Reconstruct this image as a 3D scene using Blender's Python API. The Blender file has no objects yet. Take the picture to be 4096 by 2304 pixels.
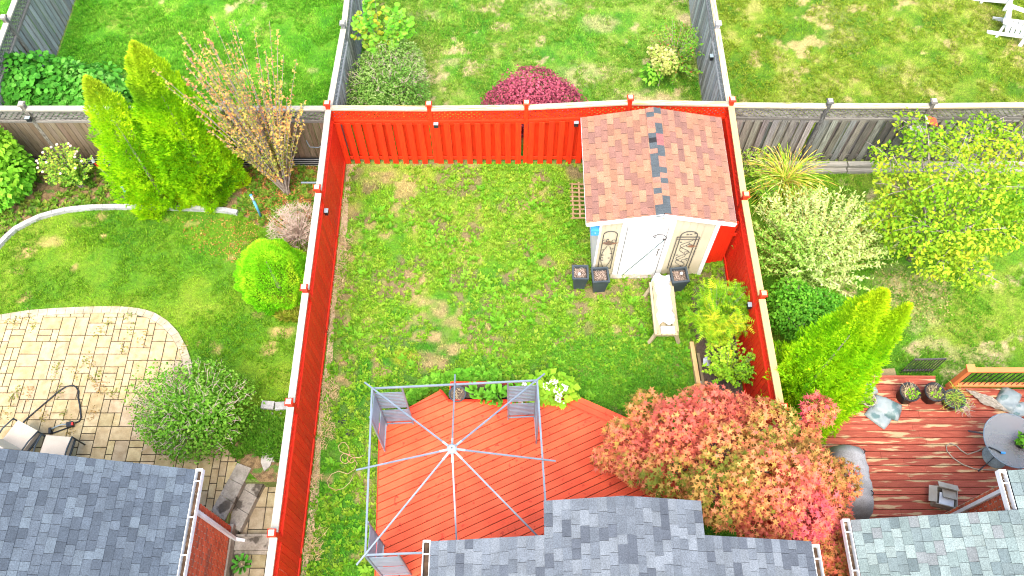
import bpy, math, random
import numpy as np
from mathutils import Vector, Matrix

random.seed(7)
RNG = np.random.default_rng(11)

# ------------------------------------------------------------------ camera
F, TH, CH = 3370.0, math.radians(62), 17.2          # focal length in photo pixels, tilt below horizon, height
sc = bpy.context.scene
cam = bpy.data.cameras.new('camera'); camo = bpy.data.objects.new('camera', cam)
sc.collection.objects.link(camo)
cam.sensor_width = 36.0; cam.lens = 36.0 * F / 4096.0; cam.clip_end = 500
camo.location = (0, 0, CH); camo.rotation_euler = (math.radians(90) - TH, 0, 0)
sc.camera = camo

# ------------------------------------------------------------------ sky, sun, exposure
SUN_AZ, SUN_EL = math.radians(185), math.radians(62)   # azimuth from +Y clockwise (behind the viewer's right shoulder)
w = bpy.data.worlds.new('World'); sc.world = w; w.use_nodes = True
nt = w.node_tree; bg = nt.nodes['Background']
sky = nt.nodes.new('ShaderNodeTexSky'); sky.sky_type = 'NISHITA'; sky.sun_disc = False
sky.sun_elevation = SUN_EL; sky.sun_rotation = SUN_AZ
sky.air_density = 1.0; sky.dust_density = 4.0; sky.ozone_density = 0.6
nt.links.new(sky.outputs[0], bg.inputs[0]); bg.inputs[1].default_value = 0.15
sl = bpy.data.lights.new('sun', 'SUN'); sl.energy = 1.3; sl.angle = math.radians(50); sl.color = (1.0, 0.95, 0.87)
slo = bpy.data.objects.new('sun', sl); sc.collection.objects.link(slo)
sd = Vector((math.sin(SUN_AZ) * math.cos(SUN_EL), math.cos(SUN_AZ) * math.cos(SUN_EL), math.sin(SUN_EL)))
slo.rotation_euler = (-sd).to_track_quat('-Z', 'Y').to_euler(); slo.location = sd * 40
vs = sc.view_settings
vs.view_transform = 'Standard'; vs.look = 'None'; vs.gamma = 1.0; vs.use_curve_mapping = False; vs.exposure = 2.05
sc.cycles.max_bounces = 6; sc.cycles.use_denoising = True; sc.cycles.denoising_input_passes = 'RGB_ALBEDO_NORMAL'; sc.cycles.denoising_prefilter = 'ACCURATE'; sc.cycles.filter_width = 1.1

COL = sc.collection

# ------------------------------------------------------------------ pixel <-> world
def P(px, py, z=0.0):
    u = (px - 2048) / F; v = (py - 1152) / F
    dy = math.cos(TH) - v * math.sin(TH); dz = -math.sin(TH) - v * math.cos(TH)
    t = (z - CH) / dz
    return Vector((u * t, dy * t, z))
def S(x, y, z):
    dz = z - CH; d = y * math.cos(TH) - dz * math.sin(TH)
    return (2048 + F * x / d, 1152 + F * (-y * math.sin(TH) - dz * math.cos(TH)) / d)
def P2(px, py, z=0.0):
    p = P(px, py, z); return (p.x, p.y)
def top_z(base, py):                                  # height at which a vertical on base reaches image row py
    lo, hi = 0.0, 12.0
    for _ in range(40):
        m = (lo + hi) / 2
        if S(base[0], base[1], m)[1] > py: lo = m
        else: hi = m
    return lo

# ------------------------------------------------------------------ materials
def mat(name, c1, c2=None, scale=8.0, rough=0.7, coord='pos', stretch=(1, 1, 1), col=None, bump=0.0,
        lo=0.35, hi=0.65, spec=0.3, trans=0.0, c3=None, s3=3.0, t3=0.6, metal=0.0, detail=4.0, fine=None):
    m = bpy.data.materials.new(name); m.use_nodes = True
    t = m.node_tree; n = t.nodes; L = t.links
    b = n['Principled BSDF']; b.inputs['Roughness'].default_value = rough
    b.inputs['Specular IOR Level'].default_value = spec; b.inputs['Metallic'].default_value = metal
    oi = n.new('ShaderNodeObjectInfo')
    if coord == 'pos':
        g = n.new('ShaderNodeNewGeometry'); vec = g.outputs['Position']
    else:
        tc = n.new('ShaderNodeTexCoord'); vec = tc.outputs['Object']
    mp = n.new('ShaderNodeMapping'); mp.inputs['Scale'].default_value = stretch
    L.new(vec, mp.inputs['Vector'])
    if coord == 'obj':
        ml = n.new('ShaderNodeMath'); ml.operation = 'MULTIPLY'; ml.inputs[1].default_value = 37.0
        L.new(oi.outputs['Random'], ml.inputs[0]); L.new(ml.outputs[0], mp.inputs['Location'])
    ns = n.new('ShaderNodeTexNoise'); ns.inputs['Scale'].default_value = scale; ns.inputs['Detail'].default_value = detail
    L.new(mp.outputs[0], ns.inputs['Vector'])
    out = None
    mr = n.new('ShaderNodeMapRange'); mr.inputs['From Min'].default_value = lo; mr.inputs['From Max'].default_value = hi
    L.new(ns.outputs['Fac'], mr.inputs['Value'])
    mx = n.new('ShaderNodeMix'); mx.data_type = 'RGBA'
    mx.inputs['A'].default_value = (*c1, 1); mx.inputs['B'].default_value = (*(c2 or c1), 1)
    L.new(mr.outputs[0], mx.inputs['Factor']); out = mx.outputs['Result']
    if c3:
        n3 = n.new('ShaderNodeTexNoise'); n3.inputs['Scale'].default_value = s3; n3.inputs['Detail'].default_value = 5
        L.new(mp.outputs[0], n3.inputs['Vector'])
        r3 = n.new('ShaderNodeMapRange'); r3.inputs['From Min'].default_value = t3; r3.inputs['From Max'].default_value = t3 + 0.06
        L.new(n3.outputs['Fac'], r3.inputs['Value'])
        m3 = n.new('ShaderNodeMix'); m3.data_type = 'RGBA'; m3.inputs['B'].default_value = (*c3, 1)
        L.new(r3.outputs[0], m3.inputs['Factor']); L.new(out, m3.inputs['A']); out = m3.outputs['Result']
    if fine:
        nf = n.new('ShaderNodeTexNoise'); nf.inputs['Scale'].default_value = fine[0]; nf.inputs['Detail'].default_value = 2
        gf = n.new('ShaderNodeNewGeometry'); L.new(gf.outputs['Position'], nf.inputs['Vector'])
        rf = n.new('ShaderNodeMapRange'); rf.inputs['From Min'].default_value = .3; rf.inputs['From Max'].default_value = .7
        rf.inputs['To Min'].default_value = 1 - fine[1]; rf.inputs['To Max'].default_value = 1 + fine[1]
        L.new(nf.outputs['Fac'], rf.inputs['Value'])
        mf = n.new('ShaderNodeMix'); mf.data_type = 'RGBA'; mf.blend_type = 'MULTIPLY'; mf.inputs['Factor'].default_value = 1
        L.new(out, mf.inputs['A']); L.new(rf.outputs[0], mf.inputs['B']); out = mf.outputs['Result']
    if col:
        if col == 'obj': src = oi.outputs['Color']
        else:
            at = n.new('ShaderNodeAttribute'); at.attribute_name = 'col'; src = at.outputs['Color']
        mm = n.new('ShaderNodeMix'); mm.data_type = 'RGBA'; mm.blend_type = 'MULTIPLY'; mm.inputs['Factor'].default_value = 1
        L.new(out, mm.inputs['A']); L.new(src, mm.inputs['B']); out = mm.outputs['Result']
    L.new(out, b.inputs['Base Color'])
    if bump:
        bp = n.new('ShaderNodeBump'); bp.inputs['Strength'].default_value = bump; bp.inputs['Distance'].default_value = 0.01
        L.new(ns.outputs['Fac'], bp.inputs['Height']); L.new(bp.outputs[0], b.inputs['Normal'])
    if trans:
        tr = n.new('ShaderNodeBsdfTranslucent'); L.new(out, tr.inputs['Color'])
        ms = n.new('ShaderNodeMixShader'); ms.inputs[0].default_value = trans
        L.new(b.outputs[0], ms.inputs[1]); L.new(tr.outputs[0], ms.inputs[2])
        L.new(ms.outputs[0], n['Material Output'].inputs['Surface'])
    return m

W1 = (1, 1, 1)
GR = (1.6, 7, 7)                                      # grain stretch for unit boxes
M = {}
M['red'] = mat('red_fence_paint', (0.50, 0.016, 0.003), (0.68, 0.040, 0.004), 3, 0.62, 'obj', GR, 'obj', 0.15)
M['deck_red'] = mat('red_deck_stain', (0.56, 0.060, 0.018), (0.66, 0.084, 0.028), 2.0, 0.6, 'pos', (1.2, 1.2, 1), 'obj', 0.05,
                    c3=(0.40, 0.030, 0.008), s3=7, t3=0.63, fine=(60, .14))
M['grey'] = mat('weathered_grey_wood', (0.075, 0.068, 0.058), (0.24, 0.23, 0.205), 3, 0.85, 'obj', GR, 'obj', 0.3)
M['brown'] = mat('brown_grey_wood', (0.10, 0.066, 0.038), (0.21, 0.16, 0.11), 3, 0.85, 'obj', GR, 'obj', 0.3)
M['cap'] = mat('pale_cap_wood', (0.24, 0.22, 0.17), (0.44, 0.42, 0.34), 4, 0.85, 'obj', (3, 9, 9), 'obj', 0.2,
               c3=(0.46, 0.25, 0.03), s3=1.3, t3=0.54)
M['capclean'] = mat('bleached_cap_wood', (0.24, 0.22, 0.175), (0.42, 0.40, 0.33), 4, 0.85, 'obj', (3, 9, 9), 'obj', 0.2, c3=(0.17, 0.155, 0.125), s3=5, t3=.60)
M['newwood'] = mat('fresh_pine_wood', (0.42, 0.27, 0.11), (0.52, 0.36, 0.17), 4, 0.75, 'obj', (3, 9, 9), 'obj', 0.1)
M['timber'] = mat('pale_timber', (0.26, 0.21, 0.12), (0.40, 0.34, 0.22), 4, 0.85, 'obj', (3, 9, 9), 'obj', 0.2)
M['white'] = mat('white_paint', (0.70, 0.71, 0.70), (0.56, 0.57, 0.57), 2.2, 0.5)
M['cream'] = mat('cream_siding', (0.44, 0.40, 0.28), (0.50, 0.46, 0.33), 2, 0.7)
M['iron'] = mat('dark_iron', (0.05, 0.05, 0.05), (0.08, 0.07, 0.06), 9, 0.6)
M['black'] = mat('black_plastic', (0.012, 0.014, 0.016), (0.022, 0.026, 0.03), 5, 0.5)
M['slate'] = mat('slate_plastic', (0.03, 0.042, 0.05), (0.045, 0.06, 0.07), 4, 0.55)
M['soil'] = mat('dark_soil', (0.05, 0.035, 0.025), (0.12, 0.09, 0.07), 60, 0.95, bump=0.5)
M['mulch'] = mat('garden_soil', (0.10, 0.065, 0.03), (0.22, 0.15, 0.07), 9, 0.95, bump=0.5, c3=(0.07, 0.13, 0.02), s3=4, t3=.55, fine=(70, .5))
M['shingle_o'] = mat('roof_granules', W1, (0.82, 0.82, 0.82), 4, 0.9, col='obj', fine=(55, .28))
M['shingle_a'] = mat('roof_granules_field', W1, (0.82, 0.82, 0.82), 4, 0.9, col='attr', fine=(55, .28))
M['felt'] = mat('roof_felt', (0.03, 0.035, 0.04), (0.04, 0.045, 0.05), 20, 0.95)
M['brick'] = mat('red_brick', (0.44, 0.085, 0.036), (0.54, 0.12, 0.05), 6, 0.85, col='obj', fine=(40, .12))
M['mortar'] = mat('mortar', (0.42, 0.30, 0.20), (0.50, 0.38, 0.27), 20, 0.95)
M['paver'] = mat('tan_paver', (0.31, 0.235, 0.125), (0.41, 0.33, 0.195), 7, 0.85, col='obj', fine=(35, .08), bump=.1)
M['paver_a'] = mat('tan_paver_field', (0.31, 0.235, 0.125), (0.41, 0.33, 0.195), 7, 0.85, col='attr', fine=(35, .08))
M['joint'] = mat('joint_sand', (0.035, 0.03, 0.022), (0.07, 0.06, 0.04), 12, 0.95, c3=(0.08, 0.14, 0.03), s3=2.5, t3=.62)
M['concrete'] = mat('grey_concrete', (0.19, 0.17, 0.13), (0.30, 0.275, 0.225), 5, 0.9, c3=(0.07, 0.06, 0.045), s3=2.5, t3=.58, fine=(30, .15), bump=.15)
M['edging'] = mat('pale_concrete', (0.24, 0.245, 0.24), (0.36, 0.365, 0.36), 6, 0.9, col='obj', fine=(30, .15))
M['stone'] = mat('pale_stone', (0.22, 0.21, 0.18), (0.34, 0.33, 0.29), 9, 0.9, bump=.2)
M['steel'] = mat('grey_painted_steel', (0.115, 0.15, 0.185), (0.15, 0.19, 0.225), 4, 0.45, spec=.4)
M['hub'] = mat('pale_steel', (0.20, 0.26, 0.28), (0.25, 0.31, 0.33), 4, 0.4)
M['leaf'] = mat('leaf', W1, (0.9, 0.9, 0.9), 5, 0.6, col='attr', trans=0.42, spec=.15)
LK = 1.75                                             # leaf brightness
M['grass'] = mat('grass_blade', W1, W1, 5, 0.65, col='attr', trans=0.25, spec=.15)
M['lawn'] = mat('lawn_ground', (0.7, 0.7, 0.7), W1, 14, 0.95, col='attr', fine=(45, .35))
M['bark'] = mat('grey_bark', (0.20, 0.16, 0.13), (0.34, 0.29, 0.25), 10, 0.9, bump=.3)
M['bark_dark'] = mat('dark_bark', (0.09, 0.07, 0.055), (0.16, 0.13, 0.10), 10, 0.9, bump=.3)
M['twig'] = mat('dead_twigs', (0.36, 0.27, 0.21), (0.50, 0.40, 0.33), 10, 0.9)
M['straw'] = mat('straw', (0.42, 0.34, 0.18), (0.54, 0.44, 0.26), 10, 0.9)
M['tarp'] = mat('white_tarp', (0.62, 0.65, 0.68), (0.48, 0.52, 0.57), 5, 0.45)
M['bag'] = mat('white_plastic_bag', (0.26, 0.30, 0.30), (0.17, 0.21, 0.215), 5, 0.4, c3=(0.09, 0.15, 0.15), s3=4, t3=.56, bump=.4)
M['cover'] = mat('grey_fabric_cover', (0.16, 0.16, 0.165), (0.27, 0.27, 0.28), 2.5, 0.8, fine=(50, .2))
M['card'] = mat('grey_cardboard', (0.26, 0.23, 0.185), (0.34, 0.31, 0.26), 5, 0.85)
M['cushion'] = mat('cream_cushion', (0.46, 0.39, 0.30), (0.50, 0.43, 0.34), 5, 0.9, fine=(60, .04))
M['blue'] = mat('blue_paint', (0.05, 0.26, 0.62), (0.06, 0.30, 0.68), 4, 0.5)
M['solar'] = mat('blue_tube', (0.07, 0.26, 0.42), (0.10, 0.32, 0.50), 6, 0.4)
M['orange'] = mat('orange_cedar_stain', (0.58, 0.15, 0.045), (0.66, 0.19, 0.06), 3, 0.55, 'obj', (2, 8, 8), 'obj')
M['hose'] = mat('tan_hose', (0.26, 0.215, 0.16), (0.32, 0.27, 0.21), 8, 0.5)
M['cord'] = mat('pink_cord', (0.40, 0.20, 0.12), (0.36, 0.30, 0.17), 2.2, 0.6)
M['debris'] = mat('gutter_debris', (0.03, 0.018, 0.010), (0.085, 0.05, 0.028), 9, 0.95, c3=(0.26, 0.20, 0.14), s3=5, t3=.63, bump=.5)
M['rust'] = mat('worn_deck', (0.24, 0.045, 0.024), (0.32, 0.075, 0.042), 4, 0.75, 'pos', (1.0, 7, 1), 'obj', 0.05,
                c3=(0.42, 0.285, 0.15), s3=1.7, t3=0.555, fine=(60, .15))
M['redprim'] = mat('red_plastic', (0.6, 0.03, 0.02), None, 4, 0.5)
M['weave'] = mat('wood_trellis', (0.28, 0.19, 0.09), (0.40, 0.28, 0.15), 8, 0.85)
def glass(name, color, rough, alpha):
    m = bpy.data.materials.new(name); m.use_nodes = True; t = m.node_tree
    b = t.nodes['Principled BSDF']; b.inputs['Base Color'].default_value = (*color, 1); b.inputs['Roughness'].default_value = rough
    tr = t.nodes.new('ShaderNodeBsdfTransparent'); mx = t.nodes.new('ShaderNodeMixShader')
    ns = t.nodes.new('ShaderNodeTexNoise'); ns.inputs['Scale'].default_value = 3
    mr = t.nodes.new('ShaderNodeMapRange'); mr.inputs['To Min'].default_value = alpha - .08; mr.inputs['To Max'].default_value = alpha + .08
    t.links.new(ns.outputs['Fac'], mr.inputs['Value']); t.links.new(mr.outputs[0], mx.inputs[0])
    t.links.new(tr.outputs[0], mx.inputs[1]); t.links.new(b.outputs[0], mx.inputs[2])
    t.links.new(mx.outputs[0], t.nodes['Material Output'].inputs['Surface'])
    return m
M['glass'] = glass('frosted_table_glass', (0.22, 0.235, 0.235), 0.2, 0.62)

# ------------------------------------------------------------------ mesh helpers
def tag(o, label=None, cat=None, group=None, kind=None):
    if label: o['label'] = label
    if cat: o['category'] = cat
    if group: o['group'] = group
    if kind: o['kind'] = kind
    return o
def link(o, parent=None):
    COL.objects.link(o)
    if parent is not None:
        o.parent = parent
        o.matrix_parent_inverse = world_of(parent).inverted()
    return o
def world_of(o):
    b = o.matrix_basis.copy()
    if o.parent is not None: return world_of(o.parent) @ o.matrix_parent_inverse @ b
    return b
def thing(name, loc, label, cat, group=None):
    o = bpy.data.objects.new(name, None); o.location = loc; o.empty_display_size = 0.2
    COL.objects.link(o); return tag(o, label, cat, group)
def mesh_np(name, V, Fc, m, col=None, smooth=False):
    V = np.asarray(V, dtype=np.float32).reshape(-1, 3); Fc = np.asarray(Fc, dtype=np.int32); k = Fc.shape[1]; nf = len(Fc)
    me = bpy.data.meshes.new(name); me.vertices.add(len(V)); me.vertices.foreach_set('co', V.ravel())
    me.loops.add(nf * k); me.loops.foreach_set('vertex_index', Fc.ravel())
    me.polygons.add(nf); me.polygons.foreach_set('loop_start', np.arange(nf, dtype=np.int32) * k)
    if smooth: me.polygons.foreach_set('use_smooth', np.ones(nf, dtype=bool))
    me.update(calc_edges=True)
    if col is not None:
        a = me.attributes.new('col', 'FLOAT_COLOR', 'POINT')
        c = np.ones((len(V), 4), dtype=np.float32); c[:, :3] = col; a.data.foreach_set('color', c.ravel())
    me.materials.append(m); return me
def mesh_py(name, V, Fs, m, smooth=False):
    me = bpy.data.meshes.new(name); me.from_pydata([tuple(v) for v in V], [], [tuple(f) for f in Fs]); me.update()
    if smooth:
        for p in me.polygons: p.use_smooth = True
    me.materials.append(m); return me
def obj(name, me, parent=None, color=None):
    o = bpy.data.objects.new(name, me)
    if color is not None: o.color = (*color, 1)
    return link(o, parent)
BV = [(-.5, -.5, -.5), (.5, -.5, -.5), (.5, .5, -.5), (-.5, .5, -.5), (-.5, -.5, .5), (.5, -.5, .5), (.5, .5, .5), (-.5, .5, .5)]
BF = [(0, 3, 2, 1), (4, 5, 6, 7), (0, 1, 5, 4), (1, 2, 6, 5), (2, 3, 7, 6), (3, 0, 4, 7)]
_bx = {}
def unit_box(m):
    if m.name not in _bx: _bx[m.name] = mesh_py('box_' + m.name, BV, BF, m)
    return _bx[m.name]
def frame_of(x, up=(0, 0, 1)):
    x = Vector(x).normalized(); up = Vector(up)
    y = up.cross(x)
    if y.length < 1e-6: y = Vector((0, 1, 0)).cross(x)
    y.normalize(); z = x.cross(y)
    return Matrix((x, y, z)).transposed()
def box(name, parent, c, size, m, R=None, color=None):
    """one box part: centre, (length along x, width along y, height along z), optional rotation matrix"""
    o = bpy.data.objects.new(name, unit_box(m))
    R = R or Matrix.Identity(3)
    o.matrix_basis = Matrix.Translation(Vector(c)) @ R.to_4x4() @ Matrix.Diagonal((*size, 1))
    if color is not None: o.color = (*color, 1)
    return link(o, parent)
def beam(name, parent, a, b, wd, ht, m, up=(0, 0, 1), color=None, ext=0.0):
    a = Vector(a); b = Vector(b); d = b - a
    return box(name, parent, (a + b) / 2, (d.length + ext * 2, wd, ht), m, frame_of(d, up), color)
class MB:                                             # collects shapes into ONE mesh
    def __init__(s): s.v = []; s.f = []; s.c = []
    def add(s, V, Fs, c=None):
        k = len(s.v); s.v += [tuple(v) for v in V]; s.f += [tuple(i + k for i in f) for f in Fs]
        s.c += [c or (1, 1, 1)] * len(V)
    def box(s, c, size, R=None, col=None):
        R = R or Matrix.Identity(3); c = Vector(c)
        s.add([c + R @ Vector((v[0] * size[0], v[1] * size[1], v[2] * size[2])) for v in BV], BF, col)
    def beam(s, a, b, wd, ht, up=(0, 0, 1), col=None):
        a = Vector(a); b = Vector(b); d = b - a
        s.box((a + b) / 2, (d.length, wd, ht), frame_of(d, up), col)
    def tube(s, pts, r, n=6, r2=None, caps=True):
        pts = [Vector(p) for p in pts]; k = len(pts); V = []
        for i, p in enumerate(pts):
            d = pts[min(i + 1, k - 1)] - pts[max(i - 1, 0)]
            R = frame_of(d if d.length > 1e-6 else (0, 0, 1), (0.13, 0.2, 1))
            rr = r if r2 is None else r + (r2 - r) * i / max(1, k - 1)
            for j in range(n):
                a = 2 * math.pi * j / n
                V.append(p + R @ Vector((0, math.cos(a) * rr, math.sin(a) * rr)))
        Fs = [(i * n + j, i * n + (j + 1) % n, (i + 1) * n + (j + 1) % n, (i + 1) * n + j) for i in range(k - 1) for j in range(n)]
        if caps: Fs += [tuple(range(n))[::-1], tuple(range((k - 1) * n, k * n))]
        s.add(V, Fs)
    def lathe(s, c, prof, n=20, sx=1, sy=1):
        c = Vector(c); V = []; k = len(prof)
        for r, z in prof:
            for j in range(n):
                a = 2 * math.pi * j / n; V.append(c + Vector((r * sx * math.cos(a), r * sy * math.sin(a), z)))
        Fs = [(i * n + j, i * n + (j + 1) % n, (i + 1) * n + (j + 1) % n, (i + 1) * n + j) for i in range(k - 1) for j in range(n)]
        s.add(V, Fs)
    def prism(s, poly, z0, z1):
        n = len(poly); V = [(x, y, z0) for x, y in poly] + [(x, y, z1) for x, y in poly]
        s.add(V, [tuple(range(n))[::-1], tuple(range(n, 2 * n))] + [(i, (i + 1) % n, n + (i + 1) % n, n + i) for i in range(n)])
    def build(s, name, m, parent=None, smooth=False, attr=False, color=None):
        me = bpy.data.meshes.new(name); me.from_pydata(s.v, [], s.f); me.update()
        if smooth:
            for p in me.polygons: p.use_smooth = True
        if attr:
            a = me.attributes.new('col', 'FLOAT_COLOR', 'POINT')
            a.data.foreach_set('color', np.array([(*c, 1) for c in s.c], dtype=np.float32).ravel())
        me.materials.append(m); return obj(name, me, parent, color)

def rc(base=1.0, var=0.1, tint=0.0):
    k = base + random.uniform(-var, var)
    return (k * (1 + random.uniform(-tint, tint)), k, k * (1 + random.uniform(-tint, tint)))
def in_poly(x, y, poly):
    r = np.zeros(x.shape, dtype=bool); n = len(poly)
    for i in range(n):
        x1, y1 = poly[i]; x2, y2 = poly[(i + 1) % n]
        if y1 == y2: continue
        c = ((y1 > y) != (y2 > y)) & (x < (x2 - x1) * (y - y1) / (y2 - y1) + x1); r ^= c
    return r
def clip_half(poly, nx, ny, d):                       # keep nx*x+ny*y <= d
    out = []; n = len(poly)
    for i in range(n):
        a = poly[i]; b = poly[(i + 1) % n]
        da = nx * a[0] + ny * a[1] - d; db = nx * b[0] + ny * b[1] - d
        if da <= 0: out.append(a)
        if (da < 0 < db) or (db < 0 < da):
            t = da / (da - db); out.append((a[0] + (b[0] - a[0]) * t, a[1] + (b[1] - a[1]) * t))
    return out
def clip_convex(poly, cl):                            # subject poly clipped by convex ccw polygon
    for i in range(len(cl)):
        (x1, y1), (x2, y2) = cl[i], cl[(i + 1) % len(cl)]
        nx, ny = (y2 - y1), -(x2 - x1); poly = clip_half(poly, nx, ny, nx * x1 + ny * y1)
        if len(poly) < 3: return []
    return poly
# value noise for numpy colours
_T = np.random.default_rng(5).random((256, 256))
def vn(x, y, f, seed=0):
    x = x * f + seed * 17.3 + 1000; y = y * f + seed * 9.1 + 1000
    xi = np.floor(x).astype(int); yi = np.floor(y).astype(int); fx = x - xi; fy = y - yi
    fx = fx * fx * (3 - 2 * fx); fy = fy * fy * (3 - 2 * fy)
    g = lambda a, b: _T[a % 256, b % 256]
    return (g(xi, yi) * (1 - fx) + g(xi + 1, yi) * fx) * (1 - fy) + (g(xi, yi + 1) * (1 - fx) + g(xi + 1, yi + 1) * fx) * fy - .5
def fbm(x, y, f, seed=0):
    return vn(x, y, f, seed) + .5 * vn(x, y, f * 2.1, seed + 3) + .25 * vn(x, y, f * 4.3, seed + 6)
_D = np.random.default_rng(9).normal(size=(8, 3)); _D /= np.linalg.norm(_D, axis=1)[:, None]
_PH = np.random.default_rng(10).random(8) * 6.28
def n3(p, f, seed=0):
    return np.sin((p * f) @ _D.T + _PH + seed * 1.7).sum(1) / 4.0

# ------------------------------------------------------------------ leaf scattering
def tmpl(kind):
    if kind == 'oval':
        V = [(0, 0, 0), (.30, .45, .07), (0, 1, -.04), (-.30, .45, .07)]; T = [(0, 1, 2), (0, 2, 3)]
    elif kind == 'round':
        V = [(0, 0, 0), (.42, .22, .06), (.45, .65, .05), (0, 1, -.03), (-.45, .65, .05), (-.42, .22, .06)]; T = [(0, 1, 2), (0, 2, 3), (0, 3, 4), (0, 4, 5)]
    elif kind == 'narrow':
        V = [(0, 0, 0), (.13, .45, .03), (0, 1, -.06), (-.13, .45, .03)]; T = [(0, 1, 2), (0, 2, 3)]
    elif kind == 'spray':
        V = [(0, 0, 0), (.16, .4, 0), (0, 1, .05), (-.16, .4, 0), (.5, .72, .1), (.3, .4, .1), (-.5, .72, .1), (-.3, .4, .1)]
        T = [(0, 1, 2), (0, 2, 3), (0, 5, 4), (0, 6, 7)]
    elif kind == 'star':
        V = [(0, .30, 0)]
        for i in range(10):
            a = math.radians(-90 + i * 36)
            r = [.32, .52, .20, .62, .20, .72, .20, .62, .20, .52][i]
            V.append((math.cos(a) * r, .30 + math.sin(a) * r, -.06 if i % 2 else .03))
        T = [(0, i + 1, (i + 1) % 10 + 1) for i in range(10)]
    elif kind == 'blade':
        V = [(-.06, 0, 0), (.06, 0, 0), (.0, 1, .1)]; T = [(0, 1, 2)]
    elif kind == 'fern':
        V = [(0, 0, 0), (.03, .5, .05), (0, 1, -.08), (-.03, .5, .05)]; T = [(0, 1, 2), (0, 2, 3)]
        for i in range(5):
            y = .15 + i * .17; l = .30 * (1 - .5 * i / 5)
            for s in (1, -1):
                k = len(V); V += [(0, y, .03), (s * l, y + .10, -.02), (s * .03, y + .09, .03)]; T.append((k, k + 1, k + 2))
    return np.array(V), np.array(T)
def basis(nrm, up_dir):
    """rows: leaf x, leaf y (tip direction), leaf z (normal)"""
    y = up_dir / (np.linalg.norm(up_dir, axis=1)[:, None] + 1e-9)
    x = np.cross(y, nrm); x /= (np.linalg.norm(x, axis=1)[:, None] + 1e-9); z = np.cross(x, y)
    return np.stack([x, y, z], axis=1)
def scatter(kind, pos, B, size, col, wid=1.0):
    V, T = tmpl(kind); V = V * np.array([wid, 1, 1]); n = len(pos)
    out = np.einsum('vk,nkd->nvd', V, B) * np.asarray(size).reshape(n, 1, 1) + pos[:, None, :]
    Fc = (T[None] + (np.arange(n) * len(V))[:, None, None]).reshape(-1, 3)
    return out.reshape(-1, 3), Fc, np.repeat(col, len(V), axis=0)
def mesh_leaf(name, V, Fc, C): return mesh_np(name, V, Fc, M['leaf'], np.minimum(C * LK, .8))
def pal(t, palette):
    p = np.array(palette); k = len(p) - 1; t = np.clip(t, 0, .9999) * k; i = t.astype(int); f = (t - i)[:, None]
    return p[i] * (1 - f) + p[i + 1] * f
def shell(ells, n, lump=.16, inner=.25, zmin=.03, seed=0, thick=.10):
    e = np.array(ells, dtype=float); a = (e[:, 3] * e[:, 4] + e[:, 4] * e[:, 5] + e[:, 3] * e[:, 5]); a = a / a.sum()
    k = RNG.choice(len(e), size=n, p=a); d = RNG.normal(size=(n, 3)); d /= np.linalg.norm(d, axis=1)[:, None]
    r = 1 - np.abs(RNG.normal(0, thick, n)); q = RNG.random(n) < inner; r[q] = RNG.uniform(.45, .95, q.sum())
    c = e[k, :3]; rad = e[k, 3:]
    r = r * (1 + lump * n3(c + d * rad, 4.0, seed) * .7 + lump * .6 * n3(c + d * rad, 9.0, seed + 1))
    p = c + d * rad * r[:, None]
    nr = d / rad; nr /= np.linalg.norm(nr, axis=1)[:, None]
    ok = p[:, 2] > zmin; return p[ok], nr[ok], r[ok]
def crown(name, parent, ells, n, size, palette, kind='oval', lump=.16, inner=.25, seed=0, droop=.2, svar=.35, wid=1.0, clump=.45,
          thick=.10, zmin=.03, flat=.35, toptint=None, rnd=.3):
    p, nr, r = shell(ells, n, lump, inner, zmin, seed, thick); m = len(p)
    nn = nr * (1 - flat) + np.array([0, 0, flat]) + RNG.normal(0, .45, (m, 3)); nn /= np.linalg.norm(nn, axis=1)[:, None]
    td = nr + RNG.normal(0, .8, (m, 3)) + np.array([0, 0, -droop])
    td -= nn * (td * nn).sum(1)[:, None]
    t = .5 + clump * n3(p, 3.2, seed + 4) * .6 + .25 * n3(p, 8, seed + 5) * .5 + RNG.normal(0, rnd, m) * .6
    c = pal(t, palette) * RNG.uniform(.8, 1.15, (m, 1))
    if toptint is not None:
        z = p[:, 2]; q = np.clip((z - z.min()) / (z.max() - z.min() + 1e-6), 0, 1)[:, None] ** 2
        c = c * (1 - q * .6) + np.array(toptint) * q * .6
    V, Fc, C = scatter(kind, p, basis(nn, td), size * RNG.uniform(1 - svar, 1 + svar, m), c, wid)
    return tag(obj(name, mesh_leaf(name, V, Fc, C), parent), kind='stuff')
def stems(name, parent, base, tips, r0=.03, r1=.006, m=None, wob=.08, seg=5):
    mb = MB(); base = Vector(base)
    for tp in tips:
        tp = Vector(tp); pts = []
        for i in range(seg + 1):
            t = i / seg; q = base.lerp(tp, t) + Vector((random.uniform(-wob, wob), random.uniform(-wob, wob), random.uniform(-wob, wob) * .5)) * (t * (1 - t) * 4 * .5)
            q.z = base.z + (tp.z - base.z) * t ** .8; pts.append(q)
        mb.tube(pts, r0, 5, r1)
    return mb.build(name, m or M['bark'], parent, True)
def shrub(name, base, label, ells, n, size, palette, kind='oval', cat='shrub', group=None, nst=7, sm=None, **kw):
    b = Vector(base); t = thing(name, b, label, cat, group)
    E = [(b.x + e[0], b.y + e[1], b.z + e[2], e[3], e[4], e[5]) for e in ells]
    crown('crown', t, E, n, size, palette, kind, **kw)
    tips = []
    for i in range(nst):
        e = random.choice(E); tips.append((e[0] + random.uniform(-.6, .6) * e[3], e[1] + random.uniform(-.6, .6) * e[4], e[2] + random.uniform(-.1, .6) * e[5]))
    stems('stem', t, b, tips, .022, .006, sm)
    return t

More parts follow.
